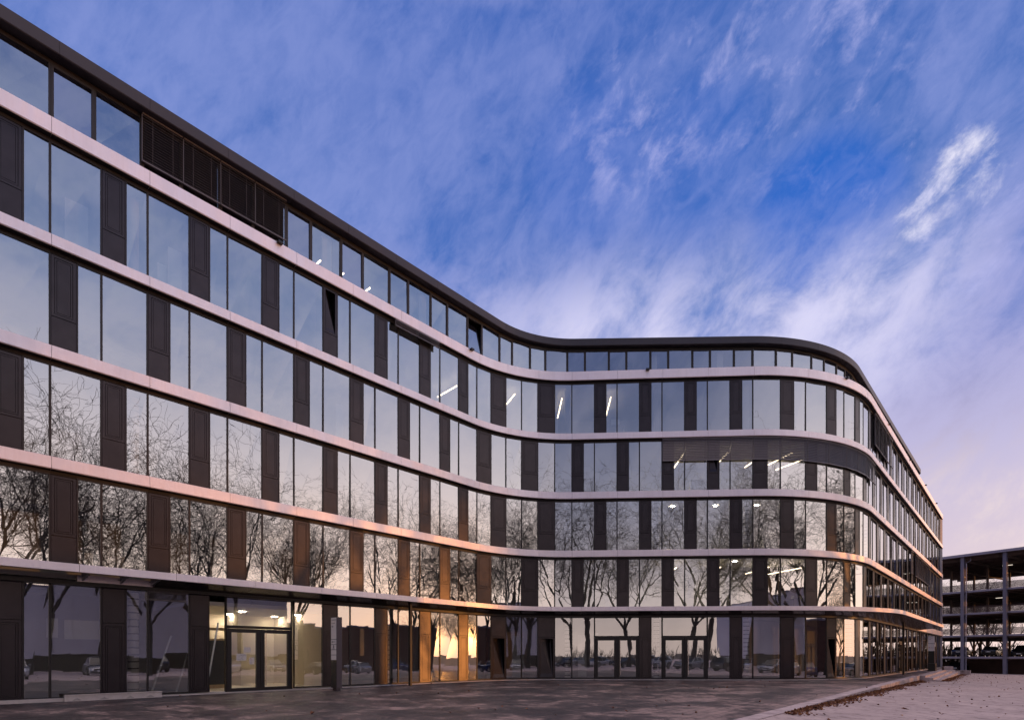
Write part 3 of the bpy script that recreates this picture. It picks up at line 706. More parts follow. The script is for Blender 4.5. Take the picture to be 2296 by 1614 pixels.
mb.prism(pv[::1] if False else pv[::-1][::-1], -1.5, 0)
me_o = tag(mb.build('plaza_pavement', M['pavers']), kind='structure')
# pale edging slabs with the kerb face towards the road
mb = MB()
u = -40.0; kr = random.Random(3)
while u < 40.8:
    L_ = min(1.6, 40.8-u)
    if u < -2: mb.prism([kp(u+.006, -.45), kp(u+.006, 0), kp(u+L_-.006, 0), kp(u+L_-.006, -.45)][::-1], -1.4, .006+.002*kr.random())
    else:
        mb.prism([kp(u+.006, -.45), kp(u+.006, 0), kp(u+L_-.006, 0), kp(u+L_-.006, -.45)][::-1], -1.4, .006+.003*kr.random())
    u += L_
mb.prism([kp(-40, -.44), kp(-40, -.01), kp(40.7, -.01), kp(40.7, -.44)][::-1], -1.4, -.003)
tag(mb.build('kerb', M['kerb']), kind='structure')
st = empty('entrance_steps', kp(60, .5, -.5)); tag(st, 'three pale stone steps rising from the road to the far plaza', 'steps')
for i, (v0, v1) in enumerate(((-.25, .35), (.35, .85), (.85, 1.35))):
    mb = MB(); z = 0-.165*i+.003
    mb.prism([kp(40.8, v0), kp(40.8, v1), kp(76-1.5*i, v1), kp(76-1.5*i, v0)][::-1], -1.5, z)
    o = mb.build('step', M['kerb'], st); o.matrix_parent_inverse = Matrix.Translation(-Vector(kp(60, .5, -.5)))
def wspace(root): return Matrix.Translation(-Vector(root.location))
mb = MB(); mb.prism([(55.0, 75.2), (57.9, 71.6), (58.5, 72.2), (55.8, 75.8)], -1.2, -.28)
tag(mb.build('low_wall', M['kerb']), 'low concrete wall at the end of the steps before the car park', 'wall')
mb = MB(); mb.prism([(47.6, 62.4), (48.4, 62.1), (48.7, 62.8), (47.9, 63.1)], 0, .42)
tag(mb.build('concrete_block', M['kerb']), 'small pale concrete block on the top step beside the building corner', 'block')

# leaves -------------------------------------------------------------
t = MT('dry_leaf'); n1 = t.noise(t.coord(), 7, 2, .5)
c = t.ramp(n1, [(.30, (.045, .016, .010)), (.45, (.12, .040, .018)), (.56, (.22, .085, .035)), (.66, (.30, .15, .05)), (.76, (.50, .27, .04))])
p_ = t.pr(c, .75); M['leaf'] = t.out(p_.outputs[0])
def leaves(name, pts, seed, label, cat):
    rr = random.Random(seed); mb = MB()
    for x, y, z, s in pts:
        a = rr.uniform(0, 6.28); ca, sa = math.cos(a), math.sin(a); curl = rr.uniform(.15, .7)*s; tl = rr.uniform(-.5, .5)
        out = [(-.5, 0, 0), (-.15, -.38, curl*.6), (.25, -.30, curl), (.55, 0, curl*.3), (.25, .30, curl), (-.15, .38, curl*.6)]
        n = len(mb.v)
        for u, v, h in out + [(.05, 0, 0)]:
            mb.v.append((x+(u*ca-v*sa)*s, y+(u*sa+v*ca)*s, z+max(.0, h+tl*u*s)+.006))
        for i in range(6): mb.f.append((n+6, n+i, n+(i+1) % 6)); mb.mi.append(0); mb.sm.append(False)
    o = mb.build(name, M['leaf']); return tag(o, label, cat, kind='stuff')
rl = random.Random(9); pts = []
for i in range(5200):
    u = rl.uniform(2, 52) if rl.random() < .8 else rl.uniform(52, 78)
    base_v = 0 if u < 40.8 else 1.35
    wd = .14+.22*(.5+.5*math.sin(u*.9+math.sin(u*2.3)))
    v = base_v+.02+abs(rl.gauss(0, 1))*wd; h = max(0, .055*(1-(v-base_v)/.45))*rl.random()*min(1, u/12)
    pts.append((*kp(u, v), street_z(u, v)+h, rl.uniform(.05, .12)))
leaves('leaf_pile', pts, 1, 'brown autumn leaves drifted against the kerb', 'leaves')
pts = []
for i in range(520):
    u = rl.uniform(-8, 85); v = rl.uniform(.2, 22) if rl.random() < .7 else abs(rl.gauss(0, 2.5))+1.4
    pts.append((*kp(u, v), street_z(u, v), rl.uniform(.04, .11)))
for i in range(170):
    u = rl.uniform(-25, 60); v = -rl.uniform(.2, 22)
    x, y = kp(u, v)
    pts.append((x, y, .004, rl.uniform(.05, .12)))
for px, py, s in ((105, 1556, .20), (45, 1572, .13), (405, 1560, .15), (378, 1545, .2), (700, 1600, .14), (2030, 1590, .2)):
    q = 1.6/(py-1469); pts.append(((px-1148)*q, 1270*q, .004, s))
leaves('fallen_leaves', pts, 2, 'scattered fallen leaves on the road and pavement', 'leaves')

# ================================================================== trees (bare planes)
t = MT('bark'); n1 = t.noise(t.coord(), 6, 5, .6, .3, (1, 1, .35)); c = t.ramp(n1, [(.35, (.030, .024, .020)), (.6, (.065, .052, .042)), (.75, (.13, .11, .085))])
M['bark'] = t.out(t.pr(c, .85).outputs[0])
def grow(seed, H, spread=1.0, dens=1.0, trunk_h=None):
    rr = random.Random(seed); trunk, crown = MB(), MB()
    def branch(p, d, length, r, depth):
        n = 5 if depth < 3 else (4 if depth < 5 else 3); pts = [tuple(p)]; rad = [r]; r1 = r*(.62 if depth else .80)
        q = Vector(p); dd = Vector(d); kidl = []
        for i in range(n):
            wob = (.05, .13, .17, .22, .30, .38, .45)[min(depth, 6)]
            dd = (dd + Vector((rr.gauss(0, wob), rr.gauss(0, wob), rr.gauss(0, wob*.7)+(.03, .16, .12, .07, .02, -.03, -.05)[min(depth, 6)]))).normalized()
            q = q + dd*(length/n); pts.append(tuple(q)); rad.append(r+(r1-r)*(i+1)/n)
            kidl.append((q.copy(), dd.copy(), rad[-1]))
        k = (9, 7, 5, 4, 3, 3, 3)[min(depth, 6)]
        (trunk if depth == 0 else crown).tube(pts, rad, k, cap=False)
        if depth >= 6: return
        if depth == 0: ends = 4; side = 0
        elif depth == 1: ends = 3; side = 5
        elif depth == 2: ends = 2; side = 5
        elif depth == 3: ends = 2; side = 3
        elif depth == 4: ends = 2; side = 2
        else: ends = 2; side = 0
        for j in range(ends+side):
            if j >= ends:
                if rr.random() > dens: continue
                q0, d0, r0 = kidl[rr.randrange(max(1, n-3), n-1) if depth == 1 else rr.randrange(0, n-1)]
                ang = rr.uniform(.6, 1.15); L2 = length*rr.uniform(.42, .66); r2 = r0*rr.uniform(.35, .5)
            else:
                q0, d0, r0 = kidl[-1]; ang = (rr.uniform(.35, .75) if depth == 0 else rr.uniform(.2, .6)); L2 = length*rr.uniform(.62, .80); r2 = r0*(.80 if j == 0 else .62)
            if depth == 0: L2 = H*.30*rr.uniform(.85, 1.15); r2 = r0*rr.uniform(.5, .68)
            ax = d0.orthogonal().normalized(); ax.rotate(Matrix.Rotation((j*2.4+rr.uniform(-.5, .5)), 3, d0))
            nd = d0.copy(); nd.rotate(Matrix.Rotation(ang*(spread if depth < 2 else 1), 3, ax))
            r2 = max(r2, .013)
            branch(q0, nd, L2, r2, depth+1)
    th = trunk_h or H*.24
    trunk.tube([(0, 0, -.3), (0, 0, .2)], [H*.021, H*.0155], 9, cap=False)
    branch((0, 0, .1), (0, 0, 1), th, H*.0155, 0)
    return trunk, crown
TPROTO = []
for sd_, H, sp, de in ((11, 22, 1.05, .56), (23, 23, 1.15, .54), (37, 22, .95, .58), (41, 23, 1.10, .55)):
    root = empty('plane_tree'); tr, cr = grow(sd_, H, sp, de)
    tr.build('trunk', M['bark'], root); cr.build('crown', M['bark'], root); TPROTO.append(root)
    print('tree', sd_, len(cr.f), max(v[2] for v in cr.v), max(abs(v[0]) for v in cr.v))
TP = [(11, -4), (19, -3.5), (28, 0), (36, 7), (44, 13.5), (49.5, 23.5), (57, 38.5), (5, -8), (-4, -9), (23, -11), (33, -7), (40, 2), (46, 13), (-13, -12), (78, 49), (86, 52), (62, 36.4), (58, 27), (69, 37.5)]
LB = ['bare plane tree standing right of the camera', 'second bare plane tree right of the camera', 'bare plane tree where the road bends away', 'bare plane tree mirrored beside the entrance', 'bare plane tree mirrored in the middle of the left wing', 'bare plane tree in front of the low sun', 'bare plane tree nearest the right frame edge', 'bare plane tree close behind the camera', 'bare plane tree behind the camera to the left', 'rear row bare plane tree by the grey hall', 'rear row bare plane tree beyond the parked cars', 'rear row bare plane tree left of the sun', 'rear row bare plane tree right of the sun', 'outermost bare plane tree behind the camera', 'bare plane tree before the car park corner', 'bare plane tree beside the car park', 'bare plane tree right beside the low sun', 'bare plane tree left of the sun in front of the added sun blocker', 'rearmost bare plane tree right of the sun']
tr_ = random.Random(4)
def uv_of(x, y): dx, dy = x-KO[0], y-KO[1]; return dx*KU[0]+dy*KU[1], dx*KV[0]+dy*KV[1]
used = set()
def put_tree(i, x, y, z, lab, group, s=1.0):
    k = i % 4
    o = TPROTO[k] if k not in used else copy_tree(TPROTO[k]); used.add(k)
    o.location = (x, y, z); o.rotation_euler.z = tr_.uniform(0, 6.28); o.scale = (s, s, s)
    tag(o, lab, 'tree', group)
for i, ((x, y), lab) in enumerate(zip(TP, LB)): put_tree(i, x, y, street_z(*uv_of(x, y))-.05, lab, 'plane trees along the road', tr_.uniform(1.02, 1.15)*(1.16 if y < -6 and x < 34 else .94 if x < 22 else (1.1 if x > 50 else 1.0)))
for i, (x, y, s_, lab) in enumerate(((49.5, 31.6, .50, 'young bare tree in front of the low sun, left of the two'), (53.5, 35.0, .55, 'young bare tree in front of the low sun, right of the two'), (45.5, 36.0, .42, 'smallest young bare tree before the low sun'))):
    put_tree(i+1, x, y, street_z(*uv_of(x, y))-.3, lab, 'young trees before the low sun', s_)
TB = [(76, 108), (84, 112), (94, 112), (104, 118), (86, 104), (99, 122)]
LB2 = ['bare tree seen through the car park decks beside the building corner', 'bare tree seen between the two car park pillars', 'bare tree seen right of the far car park pillar', 'rearmost bare tree behind the car park', 'bare tree close behind the car park pillar', 'tallest bare tree behind the car park at the frame edge']
for i, ((x, y), lab) in enumerate(zip(TB, LB2)): put_tree(i+1, x, y, -1.3, lab, 'bare trees behind the car park', tr_.uniform(.74, .80))

# ================================================================== multi-storey car park
GA = Vector((64.3, 84.0, 0)); GD = Vector((4.7, -7.7, 0)).normalized(); GN = Vector((-GD.y, GD.x, 0))*-1
if GN.x < 0: GN = -GN                                # away from the camera: towards +x,+y
GN = Vector((-GD.y, GD.x, 0)); GN = GN if GN.y > 0 else -GN
gar = empty('parking_garage', (GA.x, GA.y, -1.0)); tag(gar, 'open steel multi-storey car park behind the right end of the office building', 'car park')
GI = Matrix.Translation(-Vector(gar.location))
def gpart(mb, name, mats, par=None):
    o = mb.build(name, mats, par or gar)
    if par is None: o.matrix_parent_inverse = GI
    return o
def gbox(mb, a0, a1, b0, b1, z0, z1, mi=0):
    P = [GA+GD*a+GN*b for a, b in ((a0, b0), (a1, b0), (a1, b1), (a0, b1))]
    P = [(p.x, p.y) for p in P]
    ar = sum(P[i][0]*P[(i+1) % 4][1]-P[(i+1) % 4][0]*P[i][1] for i in range(4))
    mb.prism(P if ar > 0 else P[::-1], z0, z1, mi)
M['gsteel'] = simple('painted_steel_bluegrey', (.17, .17, .23), .45, .2, .08, 2.)
M['gdeck'] = simple('deck_edge', (.30, .29, .36), .5, .2, .1, 2.)
M['gunder'] = simple('deck_underside', (.15, .115, .105), .8, 0, .2, .8)
M['grail'] = simple('rail_slat', (.060, .036, .032), .7, 0, .2, 3.)
M['rust'] = simple('brown_wall_panel', (.075, .040, .034), .7, 0, .3, .5)
a0, a1, DP = -9, 26, 31
mb = MB(); gbox(mb, a0, a1, -.6, DP, 15.85, 16.1); gbox(mb, a0, a1, -.75, -.6, 15.8, 16.16, 1)
gpart(mb, 'garage_roof', [M['gunder'], M['gdeck']])
mb = MB()
for b in [1+3.0*i for i in range(10)]: gbox(mb, a0, a1, b, b+.22, 15.4, 15.85)
for a in (2.15, 7.0, 12, 17, 22, -2.7): gbox(mb, a, a+.25, 0, DP, 15.15, 15.4)
gpart(mb, 'roof_beams', M['gunder'])
for zd in (1.43, 4.53, 7.70, 10.90):
    mb = MB(); gbox(mb, a0, a1, 0, DP, zd-.22, zd); gbox(mb, a0, a1, -.16, 0, zd-.24, zd+.03, 1)
    for b in [.6+3.6*i for i in range(9)]: gbox(mb, a0, a1, b, b+.2, zd-.38, zd-.22)
    for a in (2.15, 7.0, 12, 17, 22, -2.7): gbox(mb, a, a+.25, 0, DP, zd-.48, zd-.38)
    gpart(mb, 'parking_deck', [M['gunder'], M['gdeck']])
    mb = MB()
    if zd > 2:
        for k in range(9): gbox(mb, a0, a1, .35, .38, zd+.12+.1*k, zd+.19+.1*k)
    for k in range(4): gbox(mb, a0, a1, DP-.4, DP-.36, zd+.1+.25*k, zd+.14+.25*k)
    gpart(mb, 'deck_railing', M['grail'])
for a in (-2.7, 2.0, 6.85, 11.7, 16.5, 21.3):
    mb = MB(); gbox(mb, a, a+.42, -.42, -.36, -1.6, 15.8); gbox(mb, a, a+.42, .0, .06, -1.6, 15.8); gbox(mb, a+.18, a+.24, -.36, 0, -1.6, 15.8)
    gbox(mb, a-.03, a+.45, -.45, .08, 12.9, 13.0)
    gpart(mb, 'steel_column', M['gsteel'])
    for b in (8.5, 17, DP-.6):
        mb = MB(); gbox(mb, a, a+.26, b, b+.26, -1.6, 15.4); gpart(mb, 'inner_column', M['gunder'])
mb = MB(); P0 = GA+GD*2.62-GN*.28
mb.tube([tuple(P0+Vector((0, 0, 15.7))+GD*.55), tuple(P0+Vector((0, 0, 15.2))+GD*.55), tuple(P0+Vector((0, 0, 14.9))+GD*.05), tuple(P0+Vector((0, 0, -1)))], .06, 8); gpart(mb, 'downpipe', M['gdeck'])
mb = MB(); gbox(mb, 1, a1, 4.2, 4.4, -1.6, 1.0); gbox(mb, a0, 1, 9, 9.2, -1.6, .6); gpart(mb, 'ramp_wall', M['rust'])
mb = MB()
for zd in (1.43, 4.53, 7.7, 10.9, 15.4):
    pass
for a, zd in ((3.8, 15.1), (3.0, 10.3), (3.0, 7.15), (3.1, 3.98), (9.5, 15.1), (9.5, 10.3), (9, 7.15)):
    mb = MB(); gbox(mb, a, a+1.2, 9, 9.15, zd, zd+.06); gpart(mb, 'ceiling_light', M['white'] if zd < 10 else emit('garage_tube%d' % int(zd*10+a), (1, .85, .7), 1.2))

# ================================================================== cars
M['tyre'] = simple('tyre_rubber', (.015, .015, .015), .8); M['rim'] = simple('alloy_rim', (.45, .45, .47), .3, .9)
M['cglass'] = simple('car_glass', (.012, .014, .016), .06, .0, 0, 1., .9); M['head'] = simple('headlight_lens', (.7, .72, .75), .12, .3, .02)
M['tail'] = simple('tail_light', (.35, .012, .02), .25, 0, .02); M['plate'] = simple('number_plate', (.75, .75, .72), .5, 0, .02); M['trim'] = simple('black_trim', (.02, .02, .02), .6)
paint = {}
def paintmat(name, c):
    if name not in paint: paint[name] = simple('car_paint_'+name, c, .16, .35, .02, 1., .8)
    return paint[name]
def make_car(col, style='hatch', L_=4.35, Wd=1.80, Ht=1.47):
    """nose towards +x, origin on the ground under the middle"""
    root = empty('parked_car'); h = L_/2; pm_ = paintmat(*col)
    suv = style == 'suv'
    zb = .20 if not suv else .26
    hood = .78 if not suv else .95; belt = .92 if not suv else 1.08; rear = {'hatch': 1.0, 'suv': 1.12, 'sedan': .98}[style]
    sts = [(-h, zb+.12, rear-.22, .82), (-h+.10, zb, rear-.04, .93), (-h+.45, zb, rear, .985), (-h+1.1, zb, belt+.03, 1.0), (-.2, zb, belt, 1.0), (h-1.75, zb, belt-.02, 1.0), (h-.45, zb, hood+.08, .99), (h-.55, zb, hood, .95), (h-.14, zb, hood-.12, .86), (h, zb+.10, hood-.30, .72)]
    body = MB(); rings = []
    for x, z0, z1, w in sts:
        hw = Wd/2*w; zm = z0+(z1-z0)*.55
        ring = [(hw*.90, z0), (hw, z0+.12), (hw, zm), (hw*.965, z1-.06), (hw*.86, z1), (0, z1+.025)]
        ring = ring+[(-y, z) for y, z in ring[::-1][1:]]
        rings.append(len(body.v)); body.v += [(x, y, z) for y, z in ring]; k = len(ring)
    for a, b in zip(rings, rings[1:]):
        for j in range(k):
            body.f.append((a+j, a+(j+1) % k, b+(j+1) % k, b+j)); body.mi.append(0); body.sm.append(True)
    body.f.append(tuple(rings[0]+j for j in range(k))[::-1]); body.f.append(tuple(rings[-1]+j for j in range(k))); body.mi += [0, 0]; body.sm += [False, False]
    body.build('body', pm_, root)
    rx0, rx1 = {'hatch': (-h+.22, -h+.85), 'suv': (-h+.16, -h+.6), 'sedan': (-h+.75, -h+1.5)}[style]; fx0, fx1 = h-1.35, h-2.05
    g = MB(); hw = Wd/2*.88; rw = Wd/2*.66; zb_ = belt-.02
    def sec(x, z, w): return (x, w, z)
    lo = [(rx0, hw*.92), (rx0+.5, hw), (fx0-.7, hw), (fx0, hw*.90)]; hi = [(rx1, rw*.95), (rx1+.25, rw), (fx1-.3, rw), (fx1, rw*.94)]
    n = len(g.v)
    for sg in (1, -1):
        for x, w in lo: g.v.append((x, sg*w, (rear if x == rx0 else zb_)-.02))
        for x, w in hi: g.v.append((x, sg*w, Ht-.045))
    def q(*a): g.f.append(tuple(n+i for i in a)); g.mi.append(0); g.sm.append(False)
    for j in range(3): q(j, j+1, 5+j, 4+j); q(8+j+1, 8+j, 12+j, 13+j)
    q(3, 11, 15, 7); q(8, 0, 4, 12); q(4, 5, 6, 7, 15, 14, 13, 12)
    g.build('windows', M['cglass'], root)
    rf_ = MB(); pr = [(-rw*1.0, 0), (-rw*.8, .035), (0, .06), (rw*.8, .035), (rw*1.0, 0)]
    xs = [rx1-.06, rx1+.3, (rx1+fx1)/2, fx1-.3, fx1+.04]; sc_ = [.93, 1.02, 1.02, 1.0, .93]; zo = [-.02, 0, .012, 0, -.02]
    rr0 = []
    for x, s_, dz in zip(xs, sc_, zo): rr0.append(len(rf_.v)); rf_.v += [(x, y*s_, Ht-.05+z+dz) for y, z in pr]
    for a, b in zip(rr0, rr0[1:]):
        for j in range(4): rf_.f.append((a+j, b+j, b+j+1, a+j+1)); rf_.mi.append(0); rf_.sm.append(True)
    for sg in (1, -1):                                 # pillars
        for (x0, w0), (x1, w1), wd in (((fx0, hw*.91), (fx1, rw*.96), .05), ((rx0+.03, hw*.93), (rx1, rw*.96), .09), (((fx0+rx0)/2-.1, hw*1.005), ((fx1+rx1)/2-.05, rw*1.01), .04)):
            rf_.hexa([(x0-wd, sg*w0-.015, belt-.05), (x0+wd, sg*w0-.015, belt-.05), (x0+wd, sg*w0+.015, belt-.05), (x0-wd, sg*w0+.015, belt-.05),
                      (x1-wd, sg*w1-.015, Ht-.04), (x1+wd, sg*w1-.015, Ht-.04), (x1+wd, sg*w1+.015, Ht-.04), (x1-wd, sg*w1+.015, Ht-.04)])
    rf_.build('roof', pm_, root)
    R_ = .33 if not suv else .37
    for x in (-h+.82, h-.86):
        for sg in (1, -1):
            w = MB(); w.tube([(x, sg*(Wd/2-.215), R_), (x, sg*(Wd/2+.005), R_)], R_, 20, sm=True)
            wo_ = w.build('wheel', M['tyre'], root)
            rm = MB(); rm.tube([(x, sg*(Wd/2-.02), R_), (x, sg*(Wd/2+.012), R_)], R_*.66, 16, sm=False)
            rm.build('rim', M['rim'], wo_)
            ar = MB(); ar.tube([(x+math.cos(a)*(R_+.05), sg*(Wd/2-.01), R_+math.sin(a)*(R_+.05)) for a in [math.pi*i/10 for i in range(11)]], .035, 6); ar.build('wheel_arch', M['trim'], root)
    for sg in (1, -1):
        m = MB(); m.hexa([(h-.42, sg*.62, hood-.22), (h-.08, sg*.50, hood-.24), (h-.08, sg*.74, hood-.26), (h-.42, sg*.84, hood-.22), (h-.50, sg*.62, hood-.06), (h-.15, sg*.50, hood-.12), (h-.17, sg*.72, hood-.14), (h-.50, sg*.83, hood-.06)]); m.build('headlight', M['head'], root)
        m = MB(); m.hexa([(-h-.01, sg*.50, rear-.30), (-h+.22, sg*.86, rear-.30), (-h+.26, sg*.80, rear-.30), (-h+.05, sg*.50, rear-.30), (-h+.04, sg*.50, rear-.13), (-h+.24, sg*.86, rear-.12), (-h+.28, sg*.80, rear-.12), (-h+.09, sg*.50, rear-.13)]); m.build('tail_light', M['tail'], root)
        m = MB(); m.hexa([(fx0-.25, sg*(hw+.04), belt+.02), (fx0-.10, sg*(hw+.04), belt+.02), (fx0-.10, sg*(hw+.20), belt+.04), (fx0-.22, sg*(hw+.20), belt+.04), (fx0-.25, sg*(hw+.04), belt+.10), (fx0-.12, sg*(hw+.04), belt+.10), (fx0-.12, sg*(hw+.20), belt+.16), (fx0-.22, sg*(hw+.20), belt+.16)]); m.build('wing_mirror', pm_, root)
    for x, z in ((h+.005, .42), (-h-.012, .72)):
        m = MB(); m.box(x-.01, x+.01, -.26, .26, z-.055, z+.055); m.build('number_plate', M['plate'], root)
    m = MB(); m.box(h-.06, h+.004, -.48, .48, .50, .60); m.box(h-.03, h+.006, -.62, .62, zb+.06, zb+.16); m.build('grille', M['trim'], root)
    return root
def place(c, x, y, z, ang, label, group):
    c.location = (x, y, z); c.rotation_euler.z = ang; tag(c, label, 'car', group); return c
BLK = ('black', (.012, .012, .016)); DGR = ('dark_grey', (.05, .052, .06)); SIL = ('silver', (.42, .43, .45)); WHT = ('white', (.70, .70, .70)); BLU = ('deep_blue', (.02, .04, .14)); RED = ('dark_red', (.22, .02, .02))
gang = math.atan2(GN.y, GN.x)
def gcar(col, style, a, b, z, rot, label, Ht=1.47):
    p = GA+GD*a+GN*b; place(make_car(col, style, Ht=Ht), p.x, p.y, z, gang+rot, label, 'cars parked in the car park')
gcar(DGR, 'hatch', .9, 3.2, 1.435, .12, 'dark hatchback with red tail lights on the first deck by the building corner')
gcar(BLK, 'hatch', 4.45, 3.2, 1.435, .14, 'black hatchback between the two pillars on the first parking deck')
gcar(BLK, 'suv', 7.9, 3.2, 1.435, math.pi+.1, 'black car facing out behind the far pillar on the first deck', 1.62)
gcar(BLK, 'suv', .6, 3.0, -.95, .1, 'black tall car in the lowest bay beside the building corner', 1.68)
gcar(DGR, 'suv', 5.3, 7.5, -.9, .1, 'dark car half hidden behind the brown ramp wall', 1.9-.2)
# a row along the far side of the road: the glass fronts mirror it
road = [(-2.0, 17.5, SIL, 'hatch'), (3.5, 18.0, DGR, 'suv'), (9.0, 17.6, WHT, 'hatch'), (14.2, 17.8, SIL, 'sedan'), (19.6, 18.0, BLK, 'hatch'), (25.0, 17.7, SIL, 'hatch'), (31, 18, BLU, 'sedan'), (-8, 17.8, WHT, 'suv'), (-13.5, 17.6, DGR, 'sedan'), (-19, 17.8, WHT, 'hatch'), (-24.5, 17.8, SIL, 'sedan'), (-30, 17.7, BLK, 'suv'), (-35.5, 17.8, WHT, 'sedan')]
adj = ['silver hatchback', 'dark grey tall car', 'white hatchback', 'silver saloon', 'black hatchback', 'second silver hatchback', 'deep blue saloon', 'white tall car', 'dark grey saloon', 'second white hatchback', 'second silver saloon', 'black tall car', 'white saloon']
mad = {}
for (u, v, c_, sty), a in zip(road, adj):
    x, y = kp(u, v)
    key = (c_[0], sty)
    car = copy_tree(mad[key]) if key in mad else make_car(c_, sty, Ht=1.66 if sty == 'suv' else 1.46); mad.setdefault(key, car)
    place(car, x, y, street_z(u, v), math.atan2(KV[1], KV[0])+(math.pi if u % 2 < 1 else 0)+.05, a+' in the parking row across the road, mirrored in the glass front', 'cars parked across the road')
# nearer ones mirrored large near the right bend
for (x, y, c_, sty, a) in ((44, 44, SIL, 'sedan', 'silver saloon parked nearest the bend, mirrored beside the tilted orange panel'), (40.5, 38.5, BLU, 'hatch', 'deep blue hatchback mirrored left of the tilted orange panel')):
    place(make_car(c_, sty), x+9, y-2, street_z(*uv_of(x+9, y-2)), R(51), a, 'cars parked across the road')
# long grey hall and hedge line beyond, mirrored in the shop windows
hall = empty('grey_hall', (46, -12, -1.2)); tag(hall, 'long low grey metal hall with a dark base, mirrored in the ground floor glass', 'building')
HI = Matrix.Translation(-Vector((46, -12, -1.2)))
M['hallw'] = simple('hall_cladding', (.72, .72, .82), .6, .1, .05, .3)
def hbox(mb, x0, y0, x1, y1, th, z0, z1, mi=0):
    d = Vector((x1-x0, y1-y0, 0)).normalized(); n = Vector((-d.y, d.x, 0))*th
    P = [(x0, y0), (x1, y1), (x1+n.x, y1+n.y), (x0+n.x, y0+n.y)]
    ar = sum(P[i][0]*P[(i+1) % 4][1]-P[(i+1) % 4][0]*P[i][1] for i in range(4)); mb.prism(P if ar > 0 else P[::-1], z0, z1, mi)
mb = MB(); hbox(mb, 30, -34, 54, 8, -20, 1.6, 10.6)
for i in range(24):
    f = i/24; hbox(mb, 30+24*f, -34+42*f, 30+24*f+.05, -34+42*f+.0875, .04, 1.6, 10.6)
o = mb.build('wall', M['hallw'], hall); o.matrix_parent_inverse = HI
mb = MB(); hbox(mb, 30.1, -33.9, 53.9, 7.9, -19.8, -1.4, 1.6); o = mb.build('base', M['frame'], hall); o.matrix_parent_inverse = HI
mb = MB(); hbox(mb, 29.8, -34.3, 54.2, 8.3, -20.6, 10.6, 10.9); o = mb.build('roof', M['gdeck'], hall); o.matrix_parent_inverse = HI
sun_block = empty('added_sun_blocker', (72, 24, -1.3)); tag(sun_block, 'added dark block out of view beyond the road trees that holds back the low sun', 'building')  # unseen block, added to keep the low sun off the left ground floor
HI2 = Matrix.Translation(-Vector((72, 24, -1.3)))
mb = MB(); hbox(mb, 66, 4, 73, 28, -12, -1.5, 7.0); o = mb.build('wall', simple('sun_blocker_brown', (.10, .055, .045), .8, 0, .25, 2.), sun_block); o.matrix_parent_inverse = HI2
mb = MB(); hbox(mb, 65.8, 3.6, 73.1, 28.3, -12.4, 7.0, 7.3); o = mb.build('roof', M['gdeck'], sun_block); o.matrix_parent_inverse = HI2
# far dark tree belt (not across the sun)
mb = MB(); fr_ = random.Random(8)
for sct in ((-2.9, -.62), (.66, 1.02)):
    a = sct[0]
    while a < sct[1]:
        d = fr_.uniform(110, 150); x, y = d*math.cos(a), d*math.sin(a); h = fr_.uniform(3, 8)*(.6+.5*math.sin(a*9)**2)
        if a > 0: h = fr_.uniform(5, 7.5)
        for k in range(46 if a < 0 else 75):                            # thin upright shoots, leaning and forked
            x2, y2 = x+fr_.gauss(0, 1.6), y+fr_.gauss(0, 1.6); z0 = -1.6+h*fr_.uniform(0, .55); z1 = z0+h*fr_.uniform(.15, .45); w = fr_.uniform(.03, .11)
            lx, ly = fr_.gauss(0, .7), fr_.gauss(0, .7); tx3, ty3 = -math.sin(a)*w, math.cos(a)*w
            mb.quad((x2-tx3, y2-ty3, z0), (x2+tx3, y2+ty3, z0), (x2+lx+tx3*.3, y2+ly+ty3*.3, z1), (x2+lx-tx3*.3, y2+ly-ty3*.3, z1))
        a += .012
tag(mb.build('distant_woodland', simple('far_thicket', (.13, .095, .07), .9, 0, .3, .2)), 'far dark belt of bare woodland on the horizon', 'woods', kind='stuff')

# ================================================================== pylons, boards, small things
def pylon(x, y, H, w, th, label, number, boards, zw0):
    """sign face looks back along the facade; local +x = face direction (to the street), local -y = sign side"""
    root = empty('sign_pylon', (x, y, 0), math.atan2(-.669, .743)); tag(root, label, 'sign')
    mb = MB(); mb.box(0, w, 0, th, .12, H)
    mb.box(.06, .14, .05, th-.05, 0, .12); mb.box(w-.14, w-.06, .05, th-.05, 0, .12)
    mb.build('pylon_body', M['pylon'], root)
    mb = MB(); mb.box(.0, w-.012, -.008, 0, .14, zw0-.02); mb.build('black_front', M['black'], root)
    mb = MB(); mb.box(.0, w, -.006, 0, zw0-.02, H-.01); mb.build('front_backing', M['black'], root)
    rot = Matrix.Rotation(R(90), 4, 'X')
    for z0, z1 in boards:
        mb = MB(); mb.box(.012, w-.02, -.014, -.006, z0, z1); mb.build('white_panel', M['signw'], root)
    return root, rot
M['pylon'] = simple('pylon_coating', (.085, .066, .074), .5, .1, .04, 1.); M['signw'] = simple('sign_white', (.86, .80, .78), .5, 0, .02)
M['ink'] = simple('sign_ink', (.05, .05, .05), .6); M['inkg'] = simple('sign_ink_grey', (.30, .27, .27), .6); M['inko'] = simple('sign_ink_orange', (.60, .22, .12), .6)
r1, rot = pylon(-8.35, 26.15, 3.36, .48, .27, 'dark sign pylon with five white panels standing left on the plaza', '105', [(2.36, 3.34), (2.12, 2.34), (1.88, 2.10), (1.64, 1.86), (1.40, 1.62)], 1.38)
def tx(root, rot, s, size, mat, x, z): text(s, size, mat, root, Vector((x, -.016, z)), rot)
tx(r1, rot, 'THEODOR', .082, M['inkg'], .05, 3.20); tx(r1, rot, 'STRASSE', .082, M['inkg'], .05, 3.06); tx(r1, rot, '105', .11, M['ink'], .05, 2.90)
tx(r1, rot, 'AXFLOW', .055, M['ink'], .17, 2.21)
